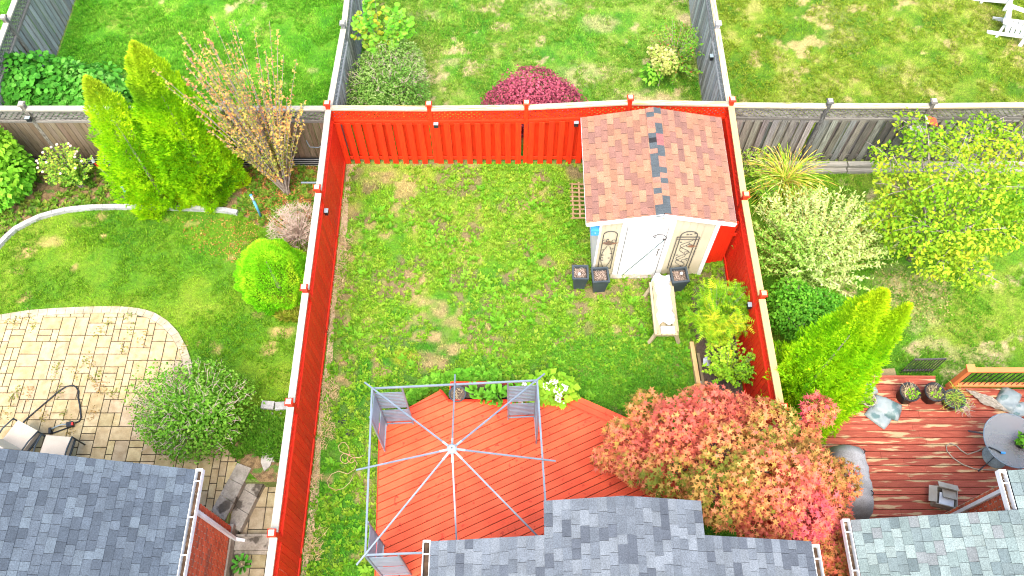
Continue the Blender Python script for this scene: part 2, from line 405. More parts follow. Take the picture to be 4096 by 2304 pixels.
# ================================================================== SETTING
# ground: one sheet with the sunken side path cut into it
HX0, HX1, HY0, HY1, HZ = -5.72, -4.27, -2.0, 4.62, -0.34
gv = []; gf = []
def rect(x0, x1, y0, y1, z):
    k = len(gv); gv.extend([(x0, y0, z), (x1, y0, z), (x1, y1, z), (x0, y1, z)]); gf.append((k, k + 1, k + 2, k + 3))
rect(-150, HX0, -150, 200, 0); rect(HX1, 150, -150, 200, 0); rect(HX0, HX1, HY1, 200, 0); rect(HX0, HX1, -150, HY0, 0); rect(HX0, HX1, HY0, HY1, HZ)
k = len(gv)
gv += [(HX0, HY0, 0), (HX1, HY0, 0), (HX1, HY1, 0), (HX0, HY1, 0), (HX0, HY0, HZ), (HX1, HY0, HZ), (HX1, HY1, HZ), (HX0, HY1, HZ)]
gf += [(k + i, k + (i + 1) % 4, k + 4 + (i + 1) % 4, k + 4 + i) for i in range(4)]
M['ground'] = mat('earth_and_grass', (0.10, 0.14, 0.03), (0.16, 0.20, 0.05), 1.5, 0.95, fine=(30, .3))
tag(obj('ground', mesh_py('ground', gv, gf, M['ground'])), kind='structure')

# ---- outlines of what lies on the lawns
PATIO = [P2(*q) for q in [(-140, 1290), (0, 1262), (120, 1243), (230, 1235), (330, 1230), (420, 1228), (500, 1229), (570, 1237), (625, 1255), (672, 1285), (715, 1330), (748, 1390), (768, 1450), (775, 1520)]]
PATIO_ALL = PATIO + [P2(790, 1640), P2(850, 1720), P2(935, 1830), (-5.72, 5.05), (-5.86, 4.05), (-5.86, 2.2), (-13, 2.2), (-13, 8.0)]
DZ = 0.40
deck_px = [(1520, 1692), (1760, 1561), (1796, 1606), (2240, 1606), (2440, 1697), (2640, 1800)]
DECK = [P2(x, y, DZ) for x, y in deck_px] + [(3.3, 4.6), (3.3, 2.2), (-2.58, 2.2)]
SHED = [(1.85, 9.48), (4.45, 9.48), (4.45, 12.35), (1.85, 12.35)]
BED_R = [P2(2765, 1200), P2(2800, 1560), (3.6, 4.2), (5.0, 4.2), (5.0, 9.2), (4.2, 9.2)]
EDGE = [P2(*q) for q in [(-60, 1080), (0, 985), (60, 925), (150, 877), (250, 848), (350, 836), (470, 833), (600, 834), (750, 838), (900, 846), (960, 858), (1005, 880), (1035, 908)]]
BED_L = EDGE + [P2(1120, 920), P2(1190, 1010), P2(1225, 1150), P2(1215, 1290), (-4.25, 8.0), (-4.25, 12.70), (-13.5, 12.70), (-13.5, 10.0)]
BED_S = [P2(1030, 1640), (-4.27, 5.60), (-4.27, 4.62), (-5.2, 4.62), P2(935, 1830), P2(950, 1700)]
RZ = 0.50
RDECK = [P2(3330, 1500, RZ), P2(3742, 1503, RZ), P2(3742, 1548, RZ), P2(4200, 1560, RZ), (11.6, 2.2), (5.2, 2.2), (5.2, 5.0)]

# ---- lawns: coloured sheets and real blades
def ells_px(lst):
    return [(P2(x, y), rx, ry, s) for x, y, rx, ry, s in lst]
BARE_C = ells_px([(1655, 1112, .42, .22, 1), (1635, 1165, .33, .17, .9), (1675, 1205, .42, .14, .95), (1760, 1238, .2, .22, .8), (1860, 1255, .12, .34, .8),
                  (1700, 1275, .36, .16, .8), (1810, 1290, .25, .16, .7), (1720, 1345, .45, .16, .9), (1830, 1392, .42, .14, .85), (1715, 1452, .5, .22, .9),
                  (1560, 1130, .18, .3, .6), (1880, 1040, .3, .15, .6), (2040, 1100, .3, .12, .6), (2590, 1140, .6, .35, .95), (2610, 1200, .3, .25, .7),
                  (2150, 1280, .25, .2, .5), (2320, 1240, .3, .2, .5), (2620, 1440, .25, .4, .6), (1960, 1370, .35, .2, .6), (2320, 1480, .2, .25, .55), (2720, 1500, .2, .5, .6),
                  (1420, 850, .2, .25, .7), (1430, 950, .15, .2, .7), (1400, 1180, .14, .4, .9), (1385, 1300, .14, .3, .8), (1375, 1480, .25, .5, .95), (1360, 1240, .1, .8, .7),
                  (1500, 1480, .12, .3, .3), (1495, 1760, .2, .35, .7), (1340, 1560, .15, .5, .7), (1500, 2000, .12, .6, .5), (1500, 700, .6, .3, .5), (1470, 640, .5, .15, .6), (2330, 700, .3, .4, .5)])
YEL_C = ells_px([(1625, 1432, .30, .20, .5)])
DRK_C = ells_px([(1640, 1085, .35, .25, .7), (1750, 1210, .3, .2, .6), (1560, 1230, .3, .4, .5), (1760, 1310, .35, .3, .7), (1640, 1400, .5, .3, .5), (1480, 1160, .3, .6, .6), (1520, 1500, .6, .4, .5), (1480, 870, .3, .5, .4)])
BARE_L = ells_px([(90, 1005, .28, .16, 1), (75, 1083, .2, .1, .9), (98, 1190, .13, .1, .9), (190, 965, .35, .12, .7), (330, 890, .3, .12, .6), (415, 865, .13, .12, .8),
                  (1130, 1335, .27, .13, .9), (1080, 1398, .16, .17, 1), (875, 1400, .12, .1, .7), (1030, 1265, .1, .12, .8), (300, 1070, .08, .08, .9), (760, 900, .1, .08, .7), (660, 885, .15, .06, .6)])
BARE_M = ells_px([(2190, 40, .6, .4, .7), (2400, 100, .5, .3, .6), (1700, 60, .4, .2, .6), (2350, 300, .7, .4, .7), (2270, 330, .4, .3, .6), (2580, 400, .9, .3, .9), (1830, 250, .4, .15, .6)])
BARE_R = ells_px([(3380, 150, .5, .35, .7), (3600, 290, .6, .3, .5), (3320, 60, .5, .4, .4), (3640, 1150, .8, .5, .8), (3680, 1280, .5, .3, .5), (3900, 1420, .7, .2, .7), (3730, 1385, .4, .2, .6)])
def blob(x, y, lst, seed=0):
    r = np.zeros(x.shape)
    wx = x + .12 * fbm(x, y, 3.0, seed + 31); wy = y + .12 * fbm(x, y, 3.0, seed + 37)
    for (cx, cy), rx, ry, s in lst:
        d = np.sqrt(((wx - cx) / rx) ** 2 + ((wy - cy) / ry) ** 2); r = np.maximum(r, s * np.clip(1.35 - d, 0, .6) / .6)
    return np.clip(r, 0, 1)
STY = {
 'C': dict(p=[(.045, .18, .008), (.085, .235, .008), (.145, .275, .014), (.22, .29, .030)], straw=(.34, .245, .11), b=BARE_C, a=(.55, .55, .35), th=.34),
 'L': dict(p=[(.050, .17, .005), (.090, .22, .006), (.150, .26, .010), (.20, .28, .025)], straw=(.40, .29, .11), b=BARE_L, a=(.6, .45, .3), th=.60),
 'BL': dict(p=[(.045, .20, .006), (.075, .26, .008), (.13, .31, .015), (.24, .34, .05)], straw=(.46, .40, .18), b=[], a=(.45, .55, .45), th=.44),
 'BM': dict(p=[(.050, .19, .010), (.09, .24, .014), (.17, .29, .030), (.28, .32, .08)], straw=(.40, .34, .16), b=BARE_M, a=(.6, .7, .5), th=.26),
 'BR': dict(p=[(.075, .18, .008), (.125, .23, .010), (.20, .28, .025), (.30, .31, .07)], straw=(.36, .31, .11), b=BARE_R, a=(.5, .8, .6), th=.30),
 'R': dict(p=[(.055, .19, .006), (.095, .24, .008), (.17, .28, .018), (.25, .29, .05)], straw=(.42, .35, .17), b=BARE_R, a=(.6, .6, .4), th=.42)}
def lawn_col(x, y, style, jit=0.0):
    s = STY[style]; a = s['a']; n = x.shape[0]
    t = .42 + a[0] * fbm(x, y, .45, 1) + a[1] * fbm(x, y, 1.7, 2) + a[2] * vn(x, y, 7, 4)
    if style == 'C':
        t = t + .13 * np.clip((y - 8.2) / 2, -.9, 1) - .12 * ((x < -.6) & (y < 8.3)) - .16 * blob(x, y, DRK_C, 8) * 2
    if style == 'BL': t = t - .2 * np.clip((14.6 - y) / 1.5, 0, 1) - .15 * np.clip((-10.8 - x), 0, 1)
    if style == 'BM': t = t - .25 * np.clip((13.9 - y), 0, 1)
    if jit: t = t + RNG.normal(0, jit, n)
    c = pal(t, s['p'])
    d = np.clip((fbm(x, y, 1.15, 11) * .7 + fbm(x, y, 3.1, 12) * .9 + .25 * vn(x, y, 11, 13) - s['th']) * 5, 0, 1)
    if style == 'BL': d = d * np.clip(1.2 - np.abs(x + 8.0) / 3.2, 0, 1)
    if style == 'C': d = d * .75
    d = np.maximum(d, blob(x, y, s['b'], 3) * np.clip(.75 + 1.2 * fbm(x, y, 5, 15), 0, 1))
    st = np.array(s['straw']) * (1 + .35 * vn(x, y, 9, 21))[:, None]
    c = c * (1 - d[:, None]) + st * d[:, None]
    if style == 'C':
        yl = blob(x, y, YEL_C, 5)[:, None]; c = c * (1 - yl) + np.array((.42, .38, .03)) * yl
        so = np.clip((fbm(x, y, 2.4, 44) - .12) * 5, 0, 1) * np.clip((y - 7) / 1.5, .25, 1) * .75; c = c * (1 - so[:, None]) + np.array((.19, .13, .075)) * so[:, None]
        d = np.maximum(d, so)
    return c, d
def lawn(style, x0, x1, y0, y1, excl, dens, label, blade=.075, skip=None):
    g = .07; xs = np.arange(x0, x1 + g, g); ys = np.arange(y0, y1 + g, g)
    X, Y = np.meshgrid(xs, ys); nx = len(xs); xf, yf = X.ravel(), Y.ravel()
    c, d = lawn_col(xf, yf, style)
    I = (np.arange(len(ys) - 1)[:, None] * nx + np.arange(nx - 1)[None]).ravel()
    Fc = np.stack([I, I + 1, I + nx + 1, I + nx], 1)
    if skip is not None:
        cx, cy = xf[I] + g / 2, yf[I] + g / 2; Fc = Fc[~((cx > skip[0]) & (cx < skip[1]) & (cy > skip[2]) & (cy < skip[3]))]
    V = np.stack([xf, yf, np.full(len(xf), .004)], 1)
    tag(obj('lawn', mesh_np('lawn', V, Fc, M['lawn'], c * .80)), kind='structure')
    n = int((x1 - x0) * (y1 - y0) * dens); x = RNG.uniform(x0, x1, n); y = RNG.uniform(y0, y1, n)
    ok = np.ones(n, bool)
    for e in excl: ok &= ~in_poly(x, y, e)
    x, y = x[ok], y[ok]; c, d = lawn_col(x, y, style, .13)
    ok = RNG.random(len(x)) > d * .72; x, y, c, d = x[ok], y[ok], c[ok], d[ok]; n = len(x)
    tuft = .7 + .9 * np.clip(fbm(x, y, 1.3, 25) + .3, 0, 1)
    az = RNG.uniform(0, 6.283, n); le = RNG.uniform(.35, 1.25, n)
    td = np.stack([np.cos(az) * np.sin(le), np.sin(az) * np.sin(le), np.cos(le)], 1)
    nr = np.stack([-np.cos(az) * np.cos(le), -np.sin(az) * np.cos(le), np.sin(le)], 1) + RNG.normal(0, .3, (n, 3))
    pos = np.stack([x, y, np.full(n, .0)], 1)
    V, Fc, C = scatter('blade', pos, basis(nr, td), blade * tuft * RNG.uniform(.55, 1.3, n), c * RNG.uniform(.65, 1.95, (n, 1)), 1.5)
    tag(obj('lawn_grass', mesh_np('lawn_grass', V, Fc, M['grass'], C)), label, 'grass', kind='stuff')
VY = 21.0
lawn('C', -4.15, 5.0, 1.6, 12.70, [DECK, SHED, BED_R], 1500, 'patchy weedy grass inside the red fence around the shed', .075)
lawn('L', -14.0, -4.27, 1.6, 12.70, [PATIO_ALL, BED_L, BED_S, [(HX0, -2), (HX1, -2), (HX1, HY1), (HX0, HY1)]], 1500, 'green grass between the tan paver patio and curved concrete edging', .06, (HX0 - .07, HX1 + .07, -2, HY1 + .07))
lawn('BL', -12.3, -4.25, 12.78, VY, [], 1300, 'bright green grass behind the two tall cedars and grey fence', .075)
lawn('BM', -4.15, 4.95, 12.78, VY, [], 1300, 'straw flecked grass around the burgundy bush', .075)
lawn('BR', 5.1, 17.0, 12.85, VY, [], 1250, 'dry olive yellow grass beside the white garden chairs', .06)
lawn('R', 5.15, 15.0, 1.6, 12.70, [RDECK], 1300, 'green grass between the weathered deck and yellow leaved tree', .07)
lawn('BL', -22.0, -12.42, 12.78, VY, [], 600, 'strip of green grass beyond the grey fence with blue tinted boards', .075)

# ---- broad-leaved weeds in the fenced lawn
def weeds(n, poly, excl, label, sz, palette, per=7, dz=.012, cond=None, name='weeds', kind='oval', up=.25):
    xs = [p[0] for p in poly]; ys = [p[1] for p in poly]
    x = RNG.uniform(min(xs), max(xs), n); y = RNG.uniform(min(ys), max(ys), n); ok = in_poly(x, y, poly)
    for e in excl: ok &= ~in_poly(x, y, e)
    if cond is not None: ok &= cond(x, y)
    x, y = x[ok], y[ok]; n = len(x); r = np.repeat
    rs = RNG.uniform(.6, 1.4, n); xx, yy = r(x, per), r(y, per); m = n * per
    az = (r(RNG.uniform(0, 6.28, n), per) + np.tile(np.arange(per) * 6.283 / per, n) + RNG.normal(0, .3, m)); le = RNG.uniform(up, up + .7, m)
    td = np.stack([np.cos(az) * np.cos(le), np.sin(az) * np.cos(le), np.sin(le)], 1)
    nr = np.stack([-np.cos(az) * np.sin(le), -np.sin(az) * np.sin(le), np.cos(le)], 1) + RNG.normal(0, .15, (m, 3))
    c = pal(r(RNG.random(n), per) * .8 + RNG.random(m) * .2, palette) * RNG.uniform(.75, 1.35, (m, 1))
    pos = np.stack([xx, yy, np.full(m, dz)], 1) + td * .01
    V, Fc, C = scatter(kind, pos, basis(nr, td), sz * r(rs, per) * RNG.uniform(.7, 1.2, m), c, .8)
    return tag(obj(name, mesh_np(name, V, Fc, M['leaf'], C)), label, 'weeds', kind='stuff')
LAWN_C = [(-4.05, 2.6), (4.9, 2.6), (4.9, 12.6), (-4.05, 12.6)]
for (x0_, x1_, y0_, y1_, nn_, pl_, lab_) in ((-12.2, -4.3, 12.9, 19.5, 15000, [(.06, .24, .008), (.10, .31, .012), (.18, .36, .03)], 'light leafy tufts in the bright green lawn behind the cedars'), (-4.0, 4.9, 12.9, 19.5, 13000, [(.08, .23, .01), (.15, .30, .02), (.28, .35, .06)], 'light leafy tufts in the lawn behind the burgundy bush'),
        (5.2, 15.0, 12.9, 19.5, 13000, [(.11, .21, .006), (.19, .27, .012), (.30, .34, .05)], 'olive tufts in the dry lawn by the white chairs'), (5.2, 12.0, 6.6, 12.4, 6000, [(.06, .22, .008), (.12, .30, .012), (.20, .34, .03)], 'light tufts in the lawn around the yellow leaved tree'), (-12.0, -4.3, 6.0, 11.4, 8000, [(.07, .21, .005), (.12, .27, .008), (.19, .31, .02)], 'fine tufts in the lawn above the paver patio')):
    weeds(nn_, [(x0_, y0_), (x1_, y0_), (x1_, y1_), (x0_, y1_)], [RDECK, PATIO_ALL, BED_L, BED_S], lab_, .075, pl_, 5, name='grass_tufts', kind='narrow', up=.35, cond=lambda x, y: fbm(x, y, 1.4, 91) > -.12)
weeds(8000, LAWN_C, [DECK, SHED, BED_R], 'low light green weeds scattered through the fenced lawn', .080, [(.10, .29, .010), (.18, .35, .018), (.29, .40, .04)], 6,
      cond=lambda x, y: (fbm(x, y, .8, 51) + .25 * ((y > 7) & (x > -2.6)) + .10 * (y > 9) > .02))
weeds(1500, LAWN_C, [DECK, SHED, BED_R], 'larger leafy dandelion rosettes in the fenced lawn', .125, [(.09, .30, .012), (.15, .37, .02), (.22, .42, .035)], 8,
      cond=lambda x, y: (fbm(x, y, .9, 61) > .12))
weeds(5500, [P2(2250, 1560), P2(2180, 1400), P2(2400, 1330), P2(2740, 1380), P2(2760, 1560), P2(2500, 1640)], [DECK, BED_R], 'bright green clover beside the red deck corner', .045, [(.07, .27, .012), (.11, .32, .02), (.16, .33, .03)], 5)

# ---- beds
def sheet(name, poly, z, m, kind='structure'):
    return tag(obj(name, mesh_py(name, [(x, y, z) for x, y in poly], [tuple(range(len(poly)))], m)), kind=kind)
sheet('garden_bed', BED_L, .010, M['mulch'])
sheet('garden_bed', BED_R, .012, M['soil'])
sheet('garden_bed', BED_S, .012, M['mulch'])
M['dryearth'] = mat('dry_pale_earth', (0.28, 0.20, 0.11), (0.40, 0.31, 0.19), 7, 0.95, bump=.3, fine=(50, .35))
sheet('bare_earth', [(-4.12, 2.6), (-4.04, 2.6), (-3.94, 4.2), (-4.03, 5.6), (-3.96, 7.2), (-4.04, 8.6), (-3.93, 10.2), (-4.0, 11.6), (-3.98, 12.3), (-3.9, 12.66), (-4.12, 12.66)], .008, M['dryearth'])

# ================================================================== FENCES
def lattice_mesh(parent, a, b, z0, z1, z0b, z1b, n, m, wd=.052, sp=.088, color=None):
    """diagonal strips in both directions between a and b (bottom z0..z0b, top z1..z1b)"""
    L = (b - a).length; d = (b - a).normalized(); h = z1 - z0; mb = MB()
    for sgn, off in ((1, -.006), (-1, .006)):
        s = -h - sp
        while s < L + h:
            q = [(s, 0), (s + wd * 1.41, 0), (s + wd * 1.41 + sgn * h, h), (s + sgn * h, h)]
            if sgn < 0: q = [(s, 0), (s + wd * 1.41, 0), (s + wd * 1.41 - h, h), (s - h, h)]
            q = clip_half(clip_half(q, 1, 0, L), -1, 0, 0)
            if len(q) >= 3:
                V = []
                for o in (off - .005, off + .005):
                    for (u, v) in q:
                        t = u / L; p = a + d * u + n * o; V.append((p.x, p.y, z0 + (z0b - z0) * t + v * ((z1b - z0b) * t + (z1 - z0) * (1 - t)) / h))
                k = len(q); mb.add(V, [tuple(range(k))[::-1], tuple(range(k, 2 * k))] + [(i, (i + 1) % k, k + (i + 1) % k, k + i) for i in range(k)])
            s += sp * 1.41
    return mb.build('lattice', m, parent, color=color)
def fence(name, label, pts, n, style, mb_, mc, mp=None, ml=None, z0=0.0, cat='fence', capw=.135, tall=.13, topz=None, bw=.137, pitch=.24, bvar=.1, tint=.05,
          mback=None, sep=.065, first_post=True, last_post=True, postw=.095, group=None):
    mp = mp or mb_; ml = ml or mb_; n = Vector((*n, 0)).normalized()
    cx = sum(p[0] for p in pts) / len(pts); cy = sum(p[1] for p in pts) / len(pts)
    t = thing(name, (cx, cy, z0), label, cat, group)
    for i, (x, y, zt) in enumerate(pts):
        if (i == 0 and not first_post) or (i == len(pts) - 1 and not last_post): continue
        k = rc(1, bvar, tint)
        po = box('post', t, (x, y, (zt + tall + z0) / 2), (postw, postw, zt + tall - z0), mp, None, k)
        mbx = MB(); mbx.lathe((x, y, zt + tall), [(0.105, 0), (0.105, .03), (.075, .05)], 4)
        for q in range(len(mbx.v)):
            v = mbx.v[q]; c, s = math.cos(math.pi / 4), math.sin(math.pi / 4); dx, dy = v[0] - x, v[1] - y; mbx.v[q] = (x + dx * c - dy * s, y + dx * s + dy * c, v[2])
        cpo = mbx.build('cap', mp, po, color=k)
        box('cap_top', po, (x, y, zt + tall + .049), (.10, .10, .006), mc, None, (1.25, 1.25, 1.25))
    for i in range(len(pts) - 1):
        a = Vector(pts[i]); b = Vector(pts[i + 1]); d = Vector((b.x - a.x, b.y - a.y, 0)); L = d.length; d.normalize()
        za, zb = a.z, b.z; a2 = Vector((a.x, a.y, 0)); b2 = Vector((b.x, b.y, 0))
        e = postw / 2
        pa, pb = a2 + d * e, b2 - d * e
        at = lambda p, z: Vector((p.x, p.y, z))
        beam('cap_rail', t, at(pa, za - .02), at(pb, zb - .02), capw, .04, mc, color=rc(1, .12))
        beam('rail', t, at(pa, za - .075), at(pb, zb - .075), .07, .07, mp, color=rc(1, bvar))
        beam('rail', t, at(pa, za - .455), at(pb, zb - .455), .085, .06, mp if style != 'solid2' else mc, color=rc(1, bvar))
        if style == 'shadow': beam('rail', t, at(pa, za - .54), at(pb, zb - .54), .04, .09, mp, color=rc(1, bvar))
        beam('rail', t, at(pa, z0 + .17), at(pb, z0 + .17), .04, .09, mp, color=rc(1, bvar))
        lattice_mesh(t, pa, pb, za - .43, za - .10, zb - .43, zb - .10, n, ml)
        Lp = (pb - pa).length
        if style == 'shadow':
            rows = [(n * sep, 0.0, mb_), (n * -sep, pitch / 2, mback or mb_)]
            for off, st, mm in rows:
                k = int((Lp - st) / pitch) + 1; 
                for j in range(k):
                    u = st + bw / 2 + .01 + j * pitch + random.uniform(-.008, .008)
                    if u > Lp - bw * .4: continue
                    q = pa + d * u + off; zz = za + (zb - za) * u / Lp - .49; zl = z0 + random.uniform(.0, .03)
                    h = zz - zl; R = frame_of((random.uniform(-.006, .006), random.uniform(-.006, .006), 1), n)
                    box('board', t, (q.x, q.y, zl + h / 2), (h, .019, bw) if abs(n.y) > .5 else (h, .019, bw), mm, board_R(d, n), rc(1, bvar, tint))
        else:
            k = int(round(Lp / (bw + .005))); w_ = Lp / k
            for j in range(k):
                q = pa + d * (w_ * (j + .5)) + n * .030; zz = za + (zb - za) * (j + .5) / k - .49; zl = z0 + random.uniform(.0, .02); h = zz - zl
                box('board', t, (q.x, q.y, zl + h / 2), (h, .019 + random.uniform(0, .003), w_ - .012), mb_, board_R(d, n), rc(1, bvar, tint))
            beam('kick_rail', t, at(pa + n * .045, z0 + .07), at(pb + n * .045, z0 + .07), .03, .12, mp, color=rc(1, bvar))
    return t
def board_R(d, n):
    # local x = up, local y = fence normal, local z = along the fence, with a slight lean
    x = Vector((d.x * random.uniform(-.005, .005), d.y * random.uniform(-.005, .005), 1)).normalized()
    y = Vector((n.x, n.y, 0)); y = (y - x * y.dot(x)).normalized(); z = x.cross(y)
    return Matrix((x, y, z)).transposed()

M['red2'] = mat('red_fence_paint_side', (0.52, 0.013, 0.003), (0.66, 0.028, 0.004), 3, 0.62, 'obj', GR, 'obj', 0.15, fine=(40, .12))
M['bluewood'] = mat('silver_grey_wood', (0.15, 0.155, 0.15), (0.30, 0.32, 0.31), 3, 0.85, 'obj', GR, 'obj', 0.3)
BFY = 12.74
fence('side_fence', 'red side fence with bleached white top rail beside the globe shaped evergreen',
      [(-4.22, BFY, 2.05), (-4.20, 10.43, 2.05), (-4.20, 7.99, 2.05), (-4.20, 5.55, 2.05), (-4.20, 3.13, 2.05), (-4.20, 0.7, 2.05)], (1, 0), 'solid', M['red2'], M['capclean'], first_post=False)
fence('back_fence', 'red back fence of alternating boards behind the lawn and shed',
      [(-4.22, BFY, 2.07), (-1.90, BFY, 2.05), (0.33, BFY, 2.09), (2.68, BFY, 2.26), (5.0, BFY, 2.20)], (0, -1), 'shadow', M['red'], M['cap'])
fence('side_fence', 'red side fence with fresh pine top rail between the shed and pale willow bush',
      [(5.0, BFY, 2.18), (5.02, 10.25, 2.05), (5.06, 7.85, 2.05), (5.10, 5.45, 2.05), (5.14, 3.0, 2.05), (5.16, 0.6, 2.05)], (-1, 0), 'solid', M['red2'], M['newwood'], first_post=False)
fence('back_fence', 'weathered grey back fence of alternating boards behind the yellow leaved tree',
      [(5.0, BFY + .04, 2.12), (7.27, 12.80, 2.07), (9.64, 12.80, 2.07), (12.0, 12.80, 2.10), (14.4, 12.80, 2.10)], (0, -1), 'shadow', M['grey'], M['cap'], bvar=.45, tint=.14, first_post=False, sep=.032, pitch=.215)
fence('back_fence', 'brown and grey solid back fence behind the two tall cedars',
      [(-4.22, BFY, 2.05), (-6.6, BFY, 2.05), (-9.0, BFY, 2.05), (-11.2, BFY, 2.05), (-13.6, BFY, 2.05)], (0, -1), 'solid', M['brown'], M['capclean'], M['grey'], M['grey'], bvar=.25, tint=.1, first_post=False)
fence('side_fence', 'weathered grey fence with bluish boards beyond the leafy green hedge',
      [(-12.35, 12.9, 2.05), (-12.38, 15.45, 2.05), (-12.38, 17.9, 2.05), (-12.38, 20.3, 2.05)], (1, 0), 'shadow', M['bluewood'], M['capclean'], M['grey'], M['grey'], pitch=.185, bvar=.3, tint=.05, sep=.026)
fence('side_fence', 'weathered grey fence beside the heart leaved plant and the bright green lawn',
      [(-4.22, BFY, 2.0), (-4.12, 15.3, 2.0), (-4.14, 17.7, 2.0), (-4.16, 20.1, 2.0)], (1, 0), 'shadow', M['bluewood'], M['capclean'], pitch=.19, bvar=.3, first_post=False, sep=.03)
fence('side_fence', 'weathered grey fence with orange lichen between the two dry back lawns',
      [(5.0, BFY, 2.1), (5.02, 15.3, 2.0), (5.02, 17.7, 2.0), (5.02, 20.1, 2.0)], (-1, 0), 'shadow', M['bluewood'], M['cap'], pitch=.19, bvar=.35, first_post=False, sep=.03)

# ================================================================== ROOFS, WALLS, GUTTERS
def on_screen(p, m=0):
    x, y = S(p[0], p[1], p[2]); return -m < x < 4096 + m and -m < y < 2304 + m
def shingles(roof, O, v, vlen, y_start, y_end, expo, wid, colors, thick=.008, stagger=None, name='shingle', limit=300, xlim=None):
    """courses parallel to the y axis on the plane O + s*v; tabs from y_start(s) down to y_end"""
    v = Vector(v).normalized(); O = Vector(O); u = Vector((0, -1, 0)); nrm = v.cross(u)
    if nrm.z < 0: nrm = -nrm
    pieces = []; nc = int(math.ceil(vlen / expo)); rr = random.Random(len(name) + int(abs(O.x) * 10))
    for i in range(nc):
        s0 = i * expo; ex = min(expo, vlen - s0)
        if ex < .03: continue
        y = y_start(s0 + ex / 2); first = True
        while y > y_end:
            if stagger: wd = stagger if not (first and i % 2) else stagger / 2
            else: wd = rr.uniform(*wid)
            if y - wd < y_end: wd = y - y_end
            if wd < .02: break
            lift = rr.choice((0, 0, .004)) if not stagger else 0
            c = O + v * (s0 + ex / 2) + nrm * (.012 + lift); c.y = y - wd / 2
            tilt = math.atan2(.008, expo)
            vv = (v * math.cos(tilt) - nrm * math.sin(tilt)).normalized(); nn = vv.cross(u)
            if nn.z < 0: nn = -nn
            R = Matrix((vv, nn.cross(vv), nn)).transposed()
            cc = rr.choice(colors); k = rr.uniform(.9, 1.1)
            pieces.append((c, (ex + .012, wd - (.011 if stagger else .006), thick), R, (cc[0] * k, cc[1] * k, cc[2] * k)))
            y -= wd; first = False
    vis = [p for p in pieces if on_screen(p[0], 10)]; rest = [p for p in pieces if not on_screen(p[0], 10)]
    vis.sort(key=lambda p: -p[1][1]); rest += vis[limit:]; vis = vis[:limit]
    for c, sz, R, cl in vis: box(name, roof, c, sz, M['shingle_o'], R, cl)
    if rest:
        mb = MB()
        for c, sz, R, cl in rest: mb.box(c, sz, R, cl)
        tag(mb.build('shingle_field', M['shingle_a'], roof, attr=True), kind='stuff')
def gutter(parent, x, z, y0, y1, side, label=None):
    """open channel along y at the eave; side=+1: outer lip towards +x"""
    mb = MB(); wd = .12
    for a, b, c, d in ((0, .012, -.10, .012), (wd - .012, wd, -.10, .012), (0, wd, -.112, -.10)):
        mb.box((x + side * (a + b) / 2, (y0 + y1) / 2, z + (c + d) / 2), (b - a, abs(y1 - y0), d - c))
    mb.box((x + side * wd / 2, max(y0, y1) - .006, z - .045), (wd - .026, .012, .11))
    g = mb.build('gutter', M['white'], parent)
    db = MB(); n = 26; ys = [min(y0, y1) + .02 + (abs(y1 - y0) - .05) * i / n for i in range(n + 1)]
    V = []; Fs = []
    for i, yy in enumerate(ys):
        hgt = -.085 + random.uniform(0, .035)
        V += [(x + side * .013, yy, z - .0990), (x + side * .03, yy, z + hgt), (x + side * .09, yy, z + hgt + random.uniform(-.01, .01)), (x + side * .107, yy, z - .099)]
    for i in range(n):
        for j in range(3): Fs.append((i * 4 + j, i * 4 + j + 1, (i + 1) * 4 + j + 1, (i + 1) * 4 + j))
    db.add(V, Fs); db.build('debris', M['debris'], g)
    yy = max(y0, y1) - .22
    while yy > min(y0, y1):
        box('strap', g, (x + side * wd / 2, yy, z + .012), (wd - .026, .02, .006), M['white']); yy -= .62
    return g
def brick_wall(wall, x, side, y0, y1, z0, z1, name='brick'):
    """bricks proud of a mortar core; face at x, facing side*x"""
    bl, bh, j = .215, .066, .020; r = 0; z = z0
    lst = []
    while z + bh <= z1:
        y = y1 - (bl / 2 if r % 2 else 0)
        if r % 2: lst.append((y + bl / 4 + j / 4, bl / 2 - j / 2, z))
        y -= 0
        while y - bl > y0:
            lst.append((y - bl / 2, bl - j, z)); y -= bl
        z += bh + j; r += 1
    far = MB()
    for yy, l, zz in lst:
        c = (x, yy, zz + bh / 2)
        if not on_screen(c, 30): far.box(c, (.012, l - .002, bh)); continue
        k = random.random()
        col = (1, 1, 1) if k > .12 else (.62, .85, 1.1)
        kk = random.uniform(.82, 1.15)
        box(name, wall, c, (.012, l - .002, bh), M['brick'], None, tuple(kk * q for q in col))
    if far.v: tag(far.build('brick_field', M['brick'], wall, color=(1, 1, 1)), kind='stuff')
def house_block(name, loc, label): return thing(name, loc, label, 'house')

# ---- left house
LX, LZ, LY = -5.50, 2.82, 4.08; LS = .45
hl = house_block('house', (-8.5, 0, 0), 'brick house with dark blue grey shingle roof above the paver patio')
wl = box('wall', hl, (-8.83, -0.64, 1.17), (6.40, 8.70, 2.98), M['mortar'])       # face at x = -5.63
brick_wall(wl, -5.626, 1, -0.6, 3.705, .06, 2.62)
brick_wall_back = None
box('foundation', hl, (-8.80, -0.62, -.16), (6.42, 8.76, .40), M['concrete'])
rf = MB(); L = 5.0; cl = math.sqrt(1 + LS * LS)
vv = Vector((-1, 0, LS)).normalized()
c0 = Vector((LX, 0, LZ)) + vv * (L / 2); R = Matrix((vv, Vector((0, 1, 0)), vv.cross(Vector((0, 1, 0))))).transposed()
nn = vv.cross(Vector((0, 1, 0))); nn = nn if nn.z > 0 else -nn
rf.box(c0 + nn * -.05 + Vector((0, (LY - 3) / 2, 0)), (L, LY + 3, .10), R)
roof = rf.build('roof', M['felt'], hl)
BLUE = [(.070, .085, .105), (.080, .097, .118), (.100, .120, .142), (.115, .138, .16), (.092, .110, .132), (.062, .076, .094)]
